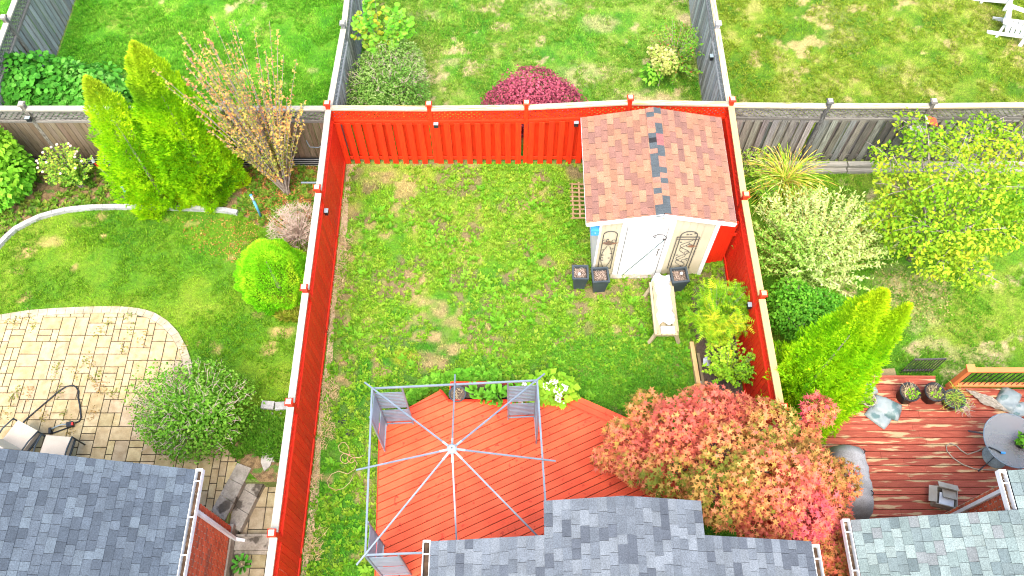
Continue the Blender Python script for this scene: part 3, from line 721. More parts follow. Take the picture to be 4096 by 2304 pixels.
BLUE = [(r * .72, g * .77, b * .80) for r, g, b in BLUE]
shingles(roof, (LX, 0, LZ), (-1, 0, LS), 4.2, lambda s: LY, 1.9, .143, (.13, .26), BLUE, limit=300)
gutter(hl, LX + .015, LZ - .01, 4.10, -2.0, 1)
box('fascia', hl, (LX - .012 + .0, 1.03, LZ - .10), (.02, 6.06, .14), M['white'])
ds = MB(); ds.beam((LX + .07, 3.52, LZ - .11), (-5.575, 3.50, 2.45), .075, .06, (0, 1, 0)); ds.beam((-5.575, 3.50, 2.47), (-5.575, 3.50, -.12), .075, .06, (0, 1, 0)); ds.beam((-5.575, 3.50, -.14), (-5.40, 3.48, -.22), .085, .06, (0, 1, 0))
ds.build('downspout', M['white'], hl)

# ---- middle house
CZ, CS, CXL, CXR = 3.40, .262, -1.29, 4.77; CR = (CXL + CXR) / 2; CRZ = CZ + CS * (CR - CXL)
CY0, CY1, GX0, GX1 = 2.75, 3.28, .53, 2.94
hc = house_block('house', (1.7, 0, 0), 'house with mixed grey shingle roof beside the red deck')
box('wall', hc, ((CXL + CXR) / 2, -1.2, 1.66), (CXR - CXL - .4, 7.4, 3.32), M['mortar'])
box('wall', hc, ((GX0 + GX1) / 2, 2.85, 1.8), (GX1 - GX0 - .3, .56, 3.6), M['mortar'])
GREY = [(.145, .158, .175), (.175, .188, .203), (.115, .127, .143), (.085, .094, .110), (.155, .167, .18), (.13, .142, .158)]
GREY = [(r * .74, g * .78, b * .80) for r, g, b in GREY]
for sgn, ex in ((1, CXL), (-1, CXR)):
    vv = Vector((sgn, 0, CS)).normalized(); L = (CR - CXL) * math.sqrt(1 + CS * CS)
    nn = vv.cross(Vector((0, 1, 0))); nn = nn if nn.z > 0 else -nn
    R = Matrix((vv, Vector((0, 1, 0)), vv.cross(Vector((0, 1, 0))))).transposed()
    mb = MB(); o0 = Vector((ex, 0, CZ))
    mb.box(o0 + vv * (L / 2) - nn * .06 + Vector((0, (CY0 - 3) / 2, 0)), (L, CY0 + 3, .12), R)
    gx = GX0 if sgn > 0 else GX1; s0 = abs(gx - ex) * math.sqrt(1 + CS * CS)
    mb.box(o0 + vv * ((s0 + L) / 2) - nn * .0615 + Vector((0, (CY0 + CY1) / 2 - .05, 0)), (L - s0, CY1 - CY0 + .1, .117), R)
    roof = mb.build('roof', M['felt'], hc)
    shingles(roof, (ex, 0, CZ), (sgn, 0, CS), L - .01, lambda s, s0=s0: CY1 if s > s0 else CY0, 1.95, .143, (.15, .26), GREY, limit=290)
yy = CY1 - .02; kk = 0
ridge = []
while yy > 1.9:
    for sgn in (1, -1):
        vv = Vector((sgn, 0, -CS)).normalized(); nn = Vector((sgn * CS, 0, 1)).normalized(); 
        R = Matrix((vv, nn.cross(vv), nn)).transposed()
        k = random.choice(GREY)
        box('ridge_shingle', roof, Vector((CR, yy - .07, CRZ + .022 + .0015 * (kk % 2))) + vv * .075, (.15, .142, .007), M['shingle_o'], R, k)
    yy -= .143; kk += 1
gutter(hc, CXL - .015, CZ - .01, CY0 + .02, -2.0, -1); gutter(hc, CXR + .015, CZ - .01, CY0 - .05, -2.0, 1)

# ---- right house
RS, RX, RZE, RY = .30, 5.72, 2.80, 3.22; R2X, R2Y = 8.16, 3.86
hr = house_block('house', (9.5, 0, 0), 'house with pale green grey shingle roof beside the worn deck')
box('wall', hr, (9.9, -1.2, 1.38), (8.0, 8.0, 2.76), M['mortar'])
w2 = box('wall', hr, (11.1, 1.7, 1.65), (5.72, 4.1, 3.30), M['mortar'])
brick_wall(w2, 8.236, -1, 3.0, 3.74, .55, 3.25)
wlb = box('wall', hr, (5.96, 1.2, 1.36), (.12, 3.2, 2.70), M['mortar']); brick_wall(wlb, 5.897, -1, 1.9, 2.78, .4, 2.66)
TEAL = [(.165, .205, .20), (.195, .235, .23), (.14, .172, .175), (.115, .145, .15), (.175, .185, .19), (.215, .255, .245)]
TEAL = [(r * .78, g * .82, b * .80) for r, g, b in TEAL]
vv = Vector((1, 0, RS)).normalized(); nn = Vector((-RS, 0, 1)).normalized(); R = Matrix((vv, Vector((0, 1, 0)), vv.cross(Vector((0, 1, 0))))).transposed()
L = 7.5; s2 = (R2X - RX) * math.sqrt(1 + RS * RS); mb = MB(); o0 = Vector((RX, 0, RZE))
mb.box(o0 + vv * (L / 2) - nn * .06 + Vector((0, (RY - 3) / 2, 0)), (L, RY + 3, .12), R)
mb.box(o0 + vv * ((s2 + L) / 2) - nn * .0615 + Vector((0, (RY + R2Y) / 2 - .05, 0)), (L - s2, R2Y - RY + .1, .117), R)
roof = mb.build('roof', M['felt'], hr)
shingles(roof, (RX, 0, RZE), (1, 0, RS), 3.9, lambda s: R2Y if s > s2 else RY, 1.95, .150, (.15, .24), TEAL, limit=300)
gutter(hr, RX - .015, RZE - .01, RY + .02, -2.0, -1)
gutter(hr, R2X - .015, RZE + RS * (R2X - RX) - .02, R2Y + .02, RY + .01, -1)
ds = MB(); zt = RZE + RS * (R2X - RX)
ds.beam((R2X - .07, R2Y - .10, zt - .12), (8.19, 3.62, zt - .35), .07, .06, (0, 1, 0)); ds.beam((8.19, 3.62, zt - .33), (8.19, 3.62, .55), .07, .06, (0, 1, 0)); ds.build('downspout', M['white'], hr)

# ================================================================== SHED
sh = thing('garden_shed', (3.1, 10.8, 0), 'white and cream garden shed with brown shingle roof in the fence corner', 'shed')
SX0, SX1, SY0, SY1 = 1.86, 4.38, 9.50, 12.10; EX0, EX1, EZ, RX_, RZ_ = 1.55, 4.66, 2.36, 3.105, 2.70; RY0, RY1 = 9.40, 12.20
def gable(y, t, name, m):
    pk = EZ + (RX_ - SX0) * (RZ_ - EZ) / (RX_ - EX0)
    prof = [(SX0, 0.03), (SX1, 0.03), (SX1, 2.36), (RX_, RZ_ - .06), (SX0, 2.36)]
    V = [(x, y, z) for x, z in prof] + [(x, y + t, z) for x, z in prof]; n = 5
    return obj(name, mesh_py(name, V, [tuple(range(n)), tuple(range(n, 2 * n))[::-1]] + [(i, n + i, n + (i + 1) % n, (i + 1) % n) for i in range(n)], m), sh)
fw = gable(SY0, .06, 'front_wall', M['cream']); gable(SY1 - .06, .06, 'back_wall', M['white'])
box('side_wall', sh, (SX0 + .03, (SY0 + SY1) / 2, 1.20), (.056, SY1 - SY0 - .124, 2.34), M['white'])
box('side_wall', sh, (SX1 - .03, (SY0 + SY1) / 2, 1.20), (.056, SY1 - SY0 - .124, 2.34), M['white'])
for x0, x1 in ((2.32, 2.44), (3.32, 3.44), (4.29, 4.384), (1.852, 1.90)):
    box('trim_board', fw, ((x0 + x1) / 2, SY0 - .012, 1.21), (x1 - x0, .024, 2.36), M['white'])
box('trim_board', fw, (2.88, SY0 - .012, 2.27), (.876, .024, .24), M['white'])
for xx in (1.98, 2.10, 2.22, 3.60, 3.76, 3.92, 4.08): box('batten', fw, (xx, SY0 - .004, 1.2), (.012, .010, 2.30), M['cream'])
dr = box('door', sh, (2.88, SY0 - .014, 1.10), (.868, .03, 2.08), M['white'])
for xx in (2.446, 3.314): box('door_gap', dr, (xx, SY0 - .0275, 1.10), (.012, .008, 2.08), M['iron'])
hd = MB(); hd.tube([(3.22, SY0 - .03, .98), (3.22, SY0 - .07, 1.0), (3.22, SY0 - .07, 1.12), (3.22, SY0 - .03, 1.14)], .012); hd.build('handle', M['iron'], dr)
kn = MB(); kn.lathe((3.23, SY0 - .045, 1.22), [(0.0, -.02), (.022, -.012), (.022, .012), (0.0, .02)], 8); kn.build('lock', M['iron'], dr)
cd = MB(); cd.tube([(3.28, SY0 - .05, 1.62), (2.92, SY0 - .06, .86), (2.55, SY0 - .05, .05)], .007, 5); cd.build('tie_cord', mat('green_cord', (.03, .10, .10)), dr)
# roof
for sgn, ex in ((1, EX0), (-1, EX1)):
    sl = (RZ_ - EZ) / abs(RX_ - ex); vv = Vector((sgn, 0, sl)).normalized(); L = abs(RX_ - ex) * math.sqrt(1 + sl * sl)
    nn = vv.cross(Vector((0, 1, 0))); nn = nn if nn.z > 0 else -nn; R = Matrix((vv, Vector((0, 1, 0)), vv.cross(Vector((0, 1, 0))))).transposed()
    mb = MB(); mb.box(Vector((ex, (RY0 + RY1) / 2, EZ)) + vv * L / 2 - nn * .025, (L, RY1 - RY0, .05), R); roof = mb.build('roof', M['felt'], sh)
    SB = [(.27, .135, .078), (.24, .115, .072), (.20, .10, .075), (.29, .155, .09), (.215, .105, .075), (.255, .125, .08)]
    shingles(roof, (ex, 0, EZ), (sgn, 0, sl), L - .01, lambda s: RY1, RY0, .142, None, SB, .007, .305)
    vd = Vector((sgn * -1, 0, -sl)).normalized()
    mb = MB(); mb.beam(Vector((ex, RY0 - .012, EZ - .03)), Vector((RX_, RY0 - .012, RZ_ - .03)), .024, .11, (0, 0, 1)); mb.build('fascia', M['white'], sh)
    box('drip_edge', sh, (ex - sgn * .008, (RY0 + RY1) / 2, EZ - .022), (.012, RY1 - RY0, .06), M['white'])
    y = RY1; i = 0
    while y > RY0 + .05:
        nn2 = Vector((-sgn * sl, 0, 1)).normalized(); v2 = Vector((-sgn, 0, -sl)).normalized(); R2 = Matrix((v2, nn2.cross(v2), nn2)).transposed()
        k = random.choice([(.062, .075, .080), (.062, .075, .080), (.30, .15, .09), (.26, .13, .09)]) if not (11.25 < y < 11.5) else ((.02, .02, .02) if sgn > 0 else (.24, .09, .085))
        d_ = random.uniform(.12, .17)
        box('ridge_shingle', roof, Vector((RX_, y - d_ / 2, RZ_ + .022)) + v2 * .082, (.165, d_ - .003, .008), M['shingle_o'], R2, k); y -= d_; i += 1
box('threshold', sh, (2.88, SY0 - .07, .03), (1.2, .10, .05), M['concrete'])

fp = thing('fence_panel', (4.72, 9.85, 0), 'short red board panel closing the gap between shed and red fence', 'panel')
for i in range(4): box('board', fp, (4.46 + i * .135, 9.80 + i * .02, .78 + .03 * i), (1.55 + .05 * i, .02, .132), M['red2'], board_R(Vector((1, 0, 0)), Vector((0, -1, 0))), rc(1, .06))
box('rail', fp, (4.68, 9.86, 1.2), (.62, .04, .08), M['red2'], None, (1, 1, 1))
# metal wall art on the shed
def wall_art(px0, px1, pyt, pyb, label, style):
    zt, zb = 1.95, .35; yy = SY0 - .03
    x0 = px0; x1 = px1; mb = MB(); r = .010; wd = x1 - x0; cx = (x0 + x1) / 2
    q = lambda x, z: (x, yy, z)
    arch = [q(cx + math.cos(a) * wd / 2 * .98, zt - wd / 2 * .9 + math.sin(a) * wd / 2 * .9) for a in np.linspace(0, math.pi, 12)]
    mb.tube(arch, r, 5); mb.tube([arch[0], q(x1 - .005, zb)], r, 5); mb.tube([arch[-1], q(x0 + .005, zb)], r, 5); mb.tube([q(x0, zb), q(x1, zb)], r, 5)
    if style == 1:
        for s in (-1, 1): mb.tube([q(cx + s * (.02 + .10 * math.sin(t * 3.0)), zb + .02 + t * .95) for t in np.linspace(0, 1, 10)], .007, 4)
        mb.tube([q(cx - .10 + .03 * math.cos(t), zb + .45 + .06 * math.sin(t)) for t in np.linspace(0, 4.5, 9)], .006, 4)
        for s in (-1, 1): mb.tube([q(cx + s * (wd / 2 - .05) + .05 * math.cos(t) * s * .9, 1.55 + .05 * math.sin(t)) for t in np.linspace(0, 5, 10)], .007, 4)
        lv = [(cx - .09, .95), (cx + .09, 1.02), (cx - .10, 1.18), (cx + .10, 1.22), (cx - .08, .72), (cx + .06, .82), (cx - .04, 1.62)]
        bz = 1.45
    else:
        mb.tube([q(x0 - .03, 1.72), q(x1 + .03, 1.72)], r, 5); mb.tube([q(x0 - .06, 1.62), q(x1 + .06, 1.62)], .008, 5)
        for s, xx in ((-1, x0 - .06), (1, x1 + .06)): mb.tube([q(xx, 1.72), q(xx, zb)], r, 5); mb.tube([q(xx, 1.72), q(xx - s * .06, 1.72)], r, 5)
        mb.tube([q(cx + .12 * math.sin(t * 2.2), zb + .05 + t * .19) for t in np.linspace(0, 6.6, 26)], .007, 4)
        mb.tube([q(cx - .02 + .09 * math.sin(t * 2.0 + 1.2), zb + .02 + t * .17) for t in np.linspace(0, 6.6, 26)], .006, 4)
        for z_ in (.70, 1.05, 1.36): mb.tube([q(cx + .08 + .06 * math.cos(t), z_ + .06 * math.sin(t)) for t in np.linspace(0, 5, 10)], .006, 4)
        lv = [(cx - .13, 1.5), (cx - .12, .95), (cx + .12, .8), (cx - .04, 1.82), (cx + .03, 1.82), (cx + .12, 1.86)]; bz = 1.34
    t = thing('wall_art', (cx, yy, zb), label, 'wall art')
    mb.build('frame', M['iron'], t)
    for lx, lz in lv:
        m2 = MB(); m2.add([q(lx - .035, lz), q(lx, lz + .022), q(lx + .04, lz + .006), q(lx, lz - .022), (lx, yy - .012, lz)], [(0, 4, 1), (1, 4, 2), (2, 4, 3), (3, 4, 0), (0, 1, 2, 3)]); m2.build('leaf', M['iron'], t)
    m2 = MB(); bx = cx + (0 if style == 1 else .13)
    body = [(-.14, .03), (-.06, -.02), (.0, -.05), (.07, -.01), (.20, .05), (.07, .04), (.03, .09), (-.02, .13), (-.06, .07)]
    V = [(bx + a * (1 if style == 1 else .6), yy - .004, bz + b * (1 if style == 1 else .6)) for a, b in body]; V += [(a, b - .014, c) for a, b, c in V]; n = len(body)
    m2.add(V, [tuple(range(n)), tuple(range(n, 2 * n))[::-1]] + [(i, (i + 1) % n, n + (i + 1) % n, n + i) for i in range(n)])
    m2.build('bird', mat('bird_metal', (.12, .09, .07), (.30, .12, .05), 6, .6), t)
wall_art(1.96, 2.26, 0, 0, 'arched iron wall art with a bird and stems left of the shed door', 1)
wall_art(3.62, 3.98, 0, 0, 'rectangular iron wall art with wavy vines right of the shed door', 2)
hk = MB(); hk.tube([(3.30, SY0 - .04, 1.60), (3.33, SY0 - .04, 1.70), (3.26, SY0 - .04, 1.82), (3.12, SY0 - .04, 1.84), (3.03, SY0 - .04, 1.77), (3.06, SY0 - .04, 1.72), (3.10, SY0 - .04, 1.75)], .010, 5)
hk.box((3.29, SY0 - .038, 1.64), (.07, .02, .05)); tag(hk.build('door_hook', M['iron']), 'curled iron hook on the shed door edge', 'hook')
bb = thing('birdhouse', (1.77, 9.53, 1.80), 'small bright blue nest box on the white shed side wall', 'nest box')
box('box_body', bb, (1.77, 9.54, 1.88), (.17, .15, .18), M['blue']); 
m2 = MB(); m2.lathe((1.77, 9.463, 1.90), [(0.001, -.012), (.012, 0), (0.001, .012)], 8); m2.build('hole_ring', M['white'], bb); box('roof_lid', bb, (1.77, 9.54, 1.975), (.19, .17, .014), M['blue'])
# brown trellis leaning at the back of the shed
tr = MB(); a = P(2295, 660, .25); b = P(2340, 760, .05)
for i in range(9):
    t = i / 8; tr.beam(Vector((1.42, 12.05 - t * 1.0, .02)), Vector((1.84, 11.75 - t * .95, .42)), .04, .015, (0, 0, 1))
for i in range(3): tr.beam(Vector((1.48 + i * .15, 12.05 - i * .08, .06 + .15 * i)), Vector((1.48 + i * .15, 11.0 - i * .08, .06 + .15 * i)), .04, .015, (0, 0, 1))
tag(tr.build('trellis', M['weave']), 'brown wooden trellis leaning on the shed side', 'trellis')

# ================================================================== RED DECK
def deck_boards(t, poly, ang, pitch, gap, z, m, thick=.035, colr=(1, .06), joints=True, off=0.0, bite=None):
    """boards at angle ang clipped to poly; each board piece is its own part with a local frame along the grain"""
    ca, sa = math.cos(ang), math.sin(ang); rot = [(x * ca + y * sa, -x * sa + y * ca) for x, y in poly]
    lo = min(p[1] for p in rot); hi = max(p[1] for p in rot); k0 = math.floor((lo - off) / pitch); n = 0
    for k in range(k0, int((hi - off) / pitch) + 2):
        y0 = off + k * pitch + gap / 2; y1 = off + (k + 1) * pitch - gap / 2
        q = clip_half(clip_half(rot, 0, 1, y1), 0, -1, -y0)
        if len(q) < 3: continue
        xs = [p[0] for p in q]; cuts = [min(xs), max(xs)]
        if joints and cuts[1] - cuts[0] > 2.2: cuts = [cuts[0], cuts[0] + (cuts[1] - cuts[0]) * random.uniform(.3, .7), cuts[1]]
        for c0, c1 in zip(cuts[:-1], cuts[1:]):
            e = .002 if len(cuts) > 2 else 0
            r = clip_half(clip_half(q, 1, 0, c1 - e), -1, 0, -(c0 + e))
            if len(r) < 3: continue
            dz = random.uniform(-.002, .002); mb = MB()
            mb.prism(r, -thick, 0); me = bpy.data.meshes.new('deck_board'); me.from_pydata(mb.v, [], mb.f); me.update(); me.materials.append(m)
            o = bpy.data.objects.new('deck_board', me); o.matrix_basis = Matrix.Translation((0, 0, z + dz)) @ Matrix.Rotation(ang, 4, 'Z'); o.color = (*rc(colr[0], colr[1], .02), 1); link(o, t); n += 1
    return n
def skirt_walls(sk, poly, z):
    cx = sum(p[0] for p in poly) / len(poly); cy = sum(p[1] for p in poly) / len(poly)
    for a, b in zip(poly, poly[1:] + poly[:1]):
        a = Vector(a); b = Vector(b); d = (b - a).normalized(); nn = Vector((-d.y, d.x)); nn = nn if nn.dot(Vector((cx, cy)) - (a + b) / 2) > 0 else -nn
        a = a + nn * .03; b = b + nn * .03; sk.beam((a.x, a.y, (z - .045) / 2), (b.x, b.y, (z - .045) / 2), .03, z - .045)
dk = thing('deck', (0, 4, 0), 'red painted deck with diagonal boards under the metal frame', 'deck')
bang = math.atan2(3.987 - 3.333, -1.229 + 2.667)
deck_boards(dk, DECK, bang, .146, .014, DZ, M['deck_red'], colr=(1, .09))
sheet('deck_underlay', DECK, .02, M['soil'])
# skirt and framing
sk = MB(); n = len(DECK)
inn = [(x * .985 + .005, y * .985 + .06) for x, y in DECK]
skirt_walls(sk, DECK, DZ); sk.build('skirt', M['red2'], dk, color=(.8, .8, .8))
ed = DECK[-1], DECK[0]; beam('edge_trim', dk, (DECK[-1][0] - .012, DECK[-1][1], DZ - .05), (DECK[0][0] - .012, DECK[0][1], DZ - .05), .022, .10, M['red2'], color=(1, 1, 1))
beam('edge_trim', dk, (DECK[2][0], DECK[2][1] + .012, DZ - .01), (DECK[3][0], DECK[3][1] + .012, DZ - .01), .025, .12, M['red2'], color=(1, 1, 1))
beam('edge_trim', dk, (DECK[1][0] + .0, DECK[1][1] + .0, DZ - .02), (DECK[2][0], DECK[2][1], DZ - .02), .025, .12, M['red2'], color=(1, 1, 1))
# wide step along the chamfered corner
a = Vector(P(2262, 1562, .30)); b = Vector(P(2560, 1692, .30)); d = (b - a).normalized(); nrm = Vector((-d.y, d.x, 0))
st = thing('deck_step', (a + b) / 2, 'wide red step along the angled corner of the deck beside the maple', 'step')
st.location.z = 0
for i in range(3):
    o_ = nrm * (-.07 - i * .125)
    beam('step_board', st, a + o_ + d * (.02 * i), b + d * .5 + o_, .118, .035, M['deck_red'], color=rc(1, .06))
beam('riser', st, a + nrm * -.2 + Vector((0, 0, -.155)), b + d * .5 + nrm * -.2 + Vector((0, 0, -.155)), .30, .26, M['red2'], color=(1, 1, 1))
# low planter box behind the deck
PB = [P2(1800, 1600, .3), P2(2235, 1600, .3), P2(2270, 1540, .3), P2(1775, 1548, .3)]
pb = thing('planter_box', (-.1, 6.45, 0), 'low red planter box along the back edge of the deck', 'planter')
xa, xb, ya, yb = PB[0][0], PB[1][0] + .08, PB[0][1] + .05, PB[2][1] + .04
box('side_board', pb, ((xa + xb) / 2, yb, .18), (xb - xa, .03, .36), M['red2'], None, (1, 1, 1)); box('side_board', pb, (xa, (ya + yb) / 2, .18), (.03, yb - ya - .034, .36), M['red2'], None, (1, 1, 1)); box('side_board', pb, (xb, (ya + yb) / 2, .18), (.03, yb - ya - .034, .36), M['red2'], None, (1, 1, 1))
box('soil', pb, ((xa + xb) / 2, (ya + yb) / 2, .13), (xb - xa - .034, yb - ya - .03, .26), M['soil'])

# ================================================================== GAZEBO FRAME
gz = thing('gazebo_frame', (-1.03, 4.3, DZ), 'bare grey metal gazebo frame with eight roof ribs on the red deck', 'gazebo')
GC = [Vector((-2.60, 5.70, 2.5)), Vector((.47, 5.86, 2.5)), Vector((.62, 2.82, 2.5)), Vector((-2.48, 2.70, 2.5))]
hubp = Vector(P(1808, 1795, 3.32))
for i in range(4): beam('beam', gz, GC[i], GC[(i + 1) % 4], .034, .034, M['steel'])
mids = [(GC[i] + GC[(i + 1) % 4]) / 2 for i in range(4)]
for tgt, ov in [(c, .22) for c in GC] + [(m_, .26) for m_ in mids]:
    d = (tgt + Vector((0, 0, .04)) - hubp); e = hubp + d * (1 + ov / d.length)
    beam('rib', gz, hubp + d.normalized() * .08, e, .028, .024, M['steel'])
    beam('rib_socket', gz, hubp + d.normalized() * .05, hubp + d.normalized() * .24, .036, .03, M['hub'])
hm = MB(); hm.lathe(hubp, [(0.001, -.05), (.085, -.05), (.085, .02), (.06, .045), (.001, .05)], 14); hb = hm.build('hub', M['hub'], gz)
hm = MB(); hm.lathe(hubp + Vector((0, 0, .048)), [(.001, .012), (.012, .01), (.014, 0)], 8); hm.build('bolt', M['iron'], hb)
def wing(c, dirv, wlen=.55):
    """slatted side wing from corner c along dirv"""
    dirv = Vector(dirv).normalized(); z0 = DZ
    p0 = Vector((c.x, c.y, 0)); p1 = p0 + dirv * wlen
    at = lambda p, z: Vector((p.x, p.y, z))
    beam('leg', gz, at(p1, z0), at(p1, 2.5), .03, .03, M['steel'], up=dirv)
    beam('foot_rail', gz, at(p0, z0 + .10), at(p1, z0 + .10), .025, .025, M['steel'])
    for za, zb in ((.66, 1.32), (1.45, 2.25)):
        mb = MB(); z = za
        while z <= zb:
            mb.beam(at(p0, z), at(p1, z), .012, .042); z += .078
        tag(mb.build('slat_panel', M['steel'], gz), kind='stuff')
wl_ = {0: ((1, .05), (0, -1)), 1: ((-1, -.05), (.05, -1)), 3: ((1, .04), (0, 1))}
for i, ds_ in wl_.items():
    c = GC[i]; beam('leg', gz, Vector((c.x, c.y, DZ)), c, .04, .04, M['steel'], up=(0, 1, 0))
    for d_ in ds_: wing(c, (*d_, 0))
c = GC[2]; beam('leg', gz, Vector((c.x, c.y, DZ)), c, .04, .04, M['steel'], up=(0, 1, 0))

# ================================================================== PAVED PATIO
random.seed(21)
pt = tag(obj('patio', mesh_py('patio', [(x, y, .012) for x, y in PATIO_ALL], [tuple(range(len(PATIO_ALL)))], M['joint'])), kind='structure')
def inset(curve, d):
    out = []
    for i, p in enumerate(curve):
        a = curve[max(0, i - 1)]; b = curve[min(len(curve) - 1, i + 1)]; t = Vector((b[0] - a[0], b[1] - a[1])).normalized()
        out.append((p[0] + t.y * d, p[1] - t.x * d))
    return out
INN = inset(PATIO, .175); PIN = INN + [(x, y) for x, y in PATIO_ALL[len(PATIO):]]
def pave(parent, poly, x0, x1, y0, y1, u, z, tint, limit, seed, excl=None):
    rnd = random.Random(seed); nx = int((x1 - x0) / u); ny = int((y1 - y0) / u); occ = [[False] * ny for _ in range(nx)]
    shapes = [(2, 2)] * 5 + [(3, 2)] * 3 + [(2, 3)] * 4 + [(2, 1)] * 2 + [(1, 2)] * 2
    lst = []
    for j in range(ny):
        for i in range(nx):
            if occ[i][j]: continue
            sh_ = shapes[:]; rnd.shuffle(sh_); sh_ += [(2, 1), (1, 2), (1, 1)]
            for a, b in sh_:
                if i + a <= nx and j + b <= ny and not any(occ[i + p][j + q] for p in range(a) for q in range(b)):
                    for p in range(a):
                        for q in range(b): occ[i + p][j + q] = True
                    lst.append((x0 + i * u, y0 + j * u, a * u, b * u)); break
    g = .010; parts = []
    for x, y, a, b in lst:
        r = [(x + g, y + g), (x + a - g, y + g), (x + a - g, y + b - g), (x + g, y + b - g)]
        q = clip_convex(poly, r)
        if len(q) < 3: continue
        ar = abs(sum(q[i][0] * q[(i + 1) % len(q)][1] - q[(i + 1) % len(q)][0] * q[i][1] for i in range(len(q)))) / 2
        if ar < .004: continue
        parts.append((q, ar, abs(ar - (a - 2 * g) * (b - 2 * g)) < 1e-4, (x, y, a, b)))
    vis = [p for p in parts if on_screen((p[0][0][0], p[0][0][1], z), 30)]; vis.sort(key=lambda p: -p[1])
    for q, ar, full, (x, y, a, b) in vis[:limit]:
        k = rnd.uniform(.86, 1.1); c = (k * tint[0], k * tint[1] * rnd.uniform(.97, 1.03), k * tint[2] * rnd.uniform(.88, 1.08))
        if full: box('paver', parent, (x + a / 2, y + b / 2, z + .012 + rnd.uniform(-.0025, .0025)), (a - 2 * g, b - 2 * g, .03), M['paver'], None, c)
        else:
            mb = MB(); mb.prism(q, z - .003, z + .026); mb.build('paver', M['paver'], parent, color=c)
    rest = vis[limit:] + [p for p in parts if not on_screen((p[0][0][0], p[0][0][1], z), 30)]
    if rest:
        mb = MB()
        for q, ar, full, _ in rest:
            k = rnd.uniform(.86, 1.1); n0 = len(mb.v); mb.prism(q, z - .003, z + .026); mb.c[n0:] = [(k * tint[0], k * tint[1], k * tint[2])] * (len(mb.v) - n0)
        tag(mb.build('paver_field', M['paver_a'], parent, attr=True), kind='stuff')
pave(pt, PIN, -12.6, -5.60, 2.3, 8.75, .152, .012, (1.02, 1.0, .98), 300, 3)
# border course
def walk(curve, step):
    pts = [Vector(p) for p in curve]; out = [(pts[0], (pts[1] - pts[0]).normalized())]; acc = 0
    for a, b in zip(pts[:-1], pts[1:]):
        L = (b - a).length; t = step - acc
        while t <= L: out.append((a + (b - a) * (t / L), (b - a).normalized())); t += step
        acc = (acc + L) % step
    return out
wk = walk(PATIO, .205)
for (p, t), (p2, t2) in zip(wk[:-1], wk[1:]):
    n1 = Vector((t.y, -t.x)); n2 = Vector((t2.y, -t2.x)); g = .004
    q = [p + t * g, p2 - t2 * g, p2 - t2 * g + n2 * .168, p + t * g + n1 * .168]
    if not on_screen((p.x, p.y, 0), 40): continue
    k = random.uniform(.95, 1.12); mb = MB(); mb.prism([(v.x, v.y) for v in q], .010, .042); mb.build('border_paver', M['paver'], pt, color=(k * .82, k * .90, k * 1.08))
# side path in the sunken strip
sp = tag(obj('side_path', mesh_py('side_path', [(HX0 + .03, -1, HZ + .004), (HX1 - .01, -1, HZ + .004), (HX1 - .01, HY1 - .02, HZ + .004), (HX0 + .03, HY1 - .02, HZ + .004)], [(0, 1, 2, 3)], M['joint'])), kind='structure')
pave(sp, [(-5.55, 1.9), (HX1 - .01, 1.9), (HX1 - .01, 4.6), (-5.2, 4.6), (-5.55, 3.6)], -5.70, -4.20, 1.9, 4.65, .152, HZ + .004, (.80, .86, .95), 120, 8)
# steps
ST1 = [(-6.08, 4.02), (-5.78, 3.82), (-5.40, 4.90), (-5.70, 5.01)]
ST2 = [(-5.80, 3.80), (-5.50, 3.64), (-5.13, 4.70), (-5.41, 4.86)]
stp = thing('garden_steps', (-5.6, 4.3, HZ), 'two grey slab steps going down beside the brick wall', 'steps')
def slabs(poly, z0, z1, k, nm):
    a, b, c, d = [Vector(p) for p in poly]
    for i in range(k):
        t0, t1 = i / k + .004, (i + 1) / k - .004
        q = [a.lerp(d, t0), b.lerp(c, t0), b.lerp(c, t1), a.lerp(d, t1)]; mb = MB(); mb.prism([(v.x, v.y) for v in q], z0, z1 + random.uniform(-.004, .004)); mb.build(nm, M['concrete'], stp)
mb = MB(); mb.prism([(-5.74, 4.98), (-6.0, 4.0), (-5.80, 3.84), (-5.42, 4.88)], HZ + .006, -.02); mb.build('step_base', M['concrete'], stp)
slabs(ST1, -.07, .052, 3, 'tread'); slabs(ST2, HZ + .006, -.13, 3, 'tread')
ls = thing('path_step', (-4.93, 3.38, HZ), 'worn concrete step across the narrow path by the downspout', 'step')
box('tread', ls, (-4.93, 3.42, HZ + .075), (1.30, .26, .15), M['concrete']); box('nosing', ls, (-4.93, 3.255, HZ + .05), (1.30, .06, .10), M['concrete']); box('back_lip', ls, (-4.93, 3.575, HZ + .09), (1.30, .045, .18), M['concrete'])
# flagstones and stones in the weedy bed
random.seed(33)
for px, py, r, lab in ((1072, 1830, .26, 'large pale flagstone lying in the weedy strip'), (1058, 1735, .12, 'small pale flat stone above the large flagstone'), (1088, 2010, .0, '')):
    if r == 0: continue
    c = P(px, py, 0); mb = MB(); k = 7
    poly = [(c.x + math.cos(a * 6.283 / k) * r * random.uniform(.6, .95) * (.62), c.y + math.sin(a * 6.283 / k) * r * random.uniform(.8, 1.2)) for a in range(k)]
    mb.prism(poly, .005, .055); tag(mb.build('flagstone', M['stone']), lab, 'stone')
for px, py, lab in ((1075, 1625, 'pale concrete edging block beside the big round shrub'), (1130, 1628, 'grey concrete edging block touching the red side fence')):
    c = P(px, py, 0); o = box('edging_block', None, (c.x, c.y, .05), (.27, .17, .10), M['edging'], Matrix.Rotation(random.uniform(-.08, .08), 3, 'Z'), rc(.9, .05))
    tag(o, lab, 'block', 'edging blocks by the red fence')
gm = MB()
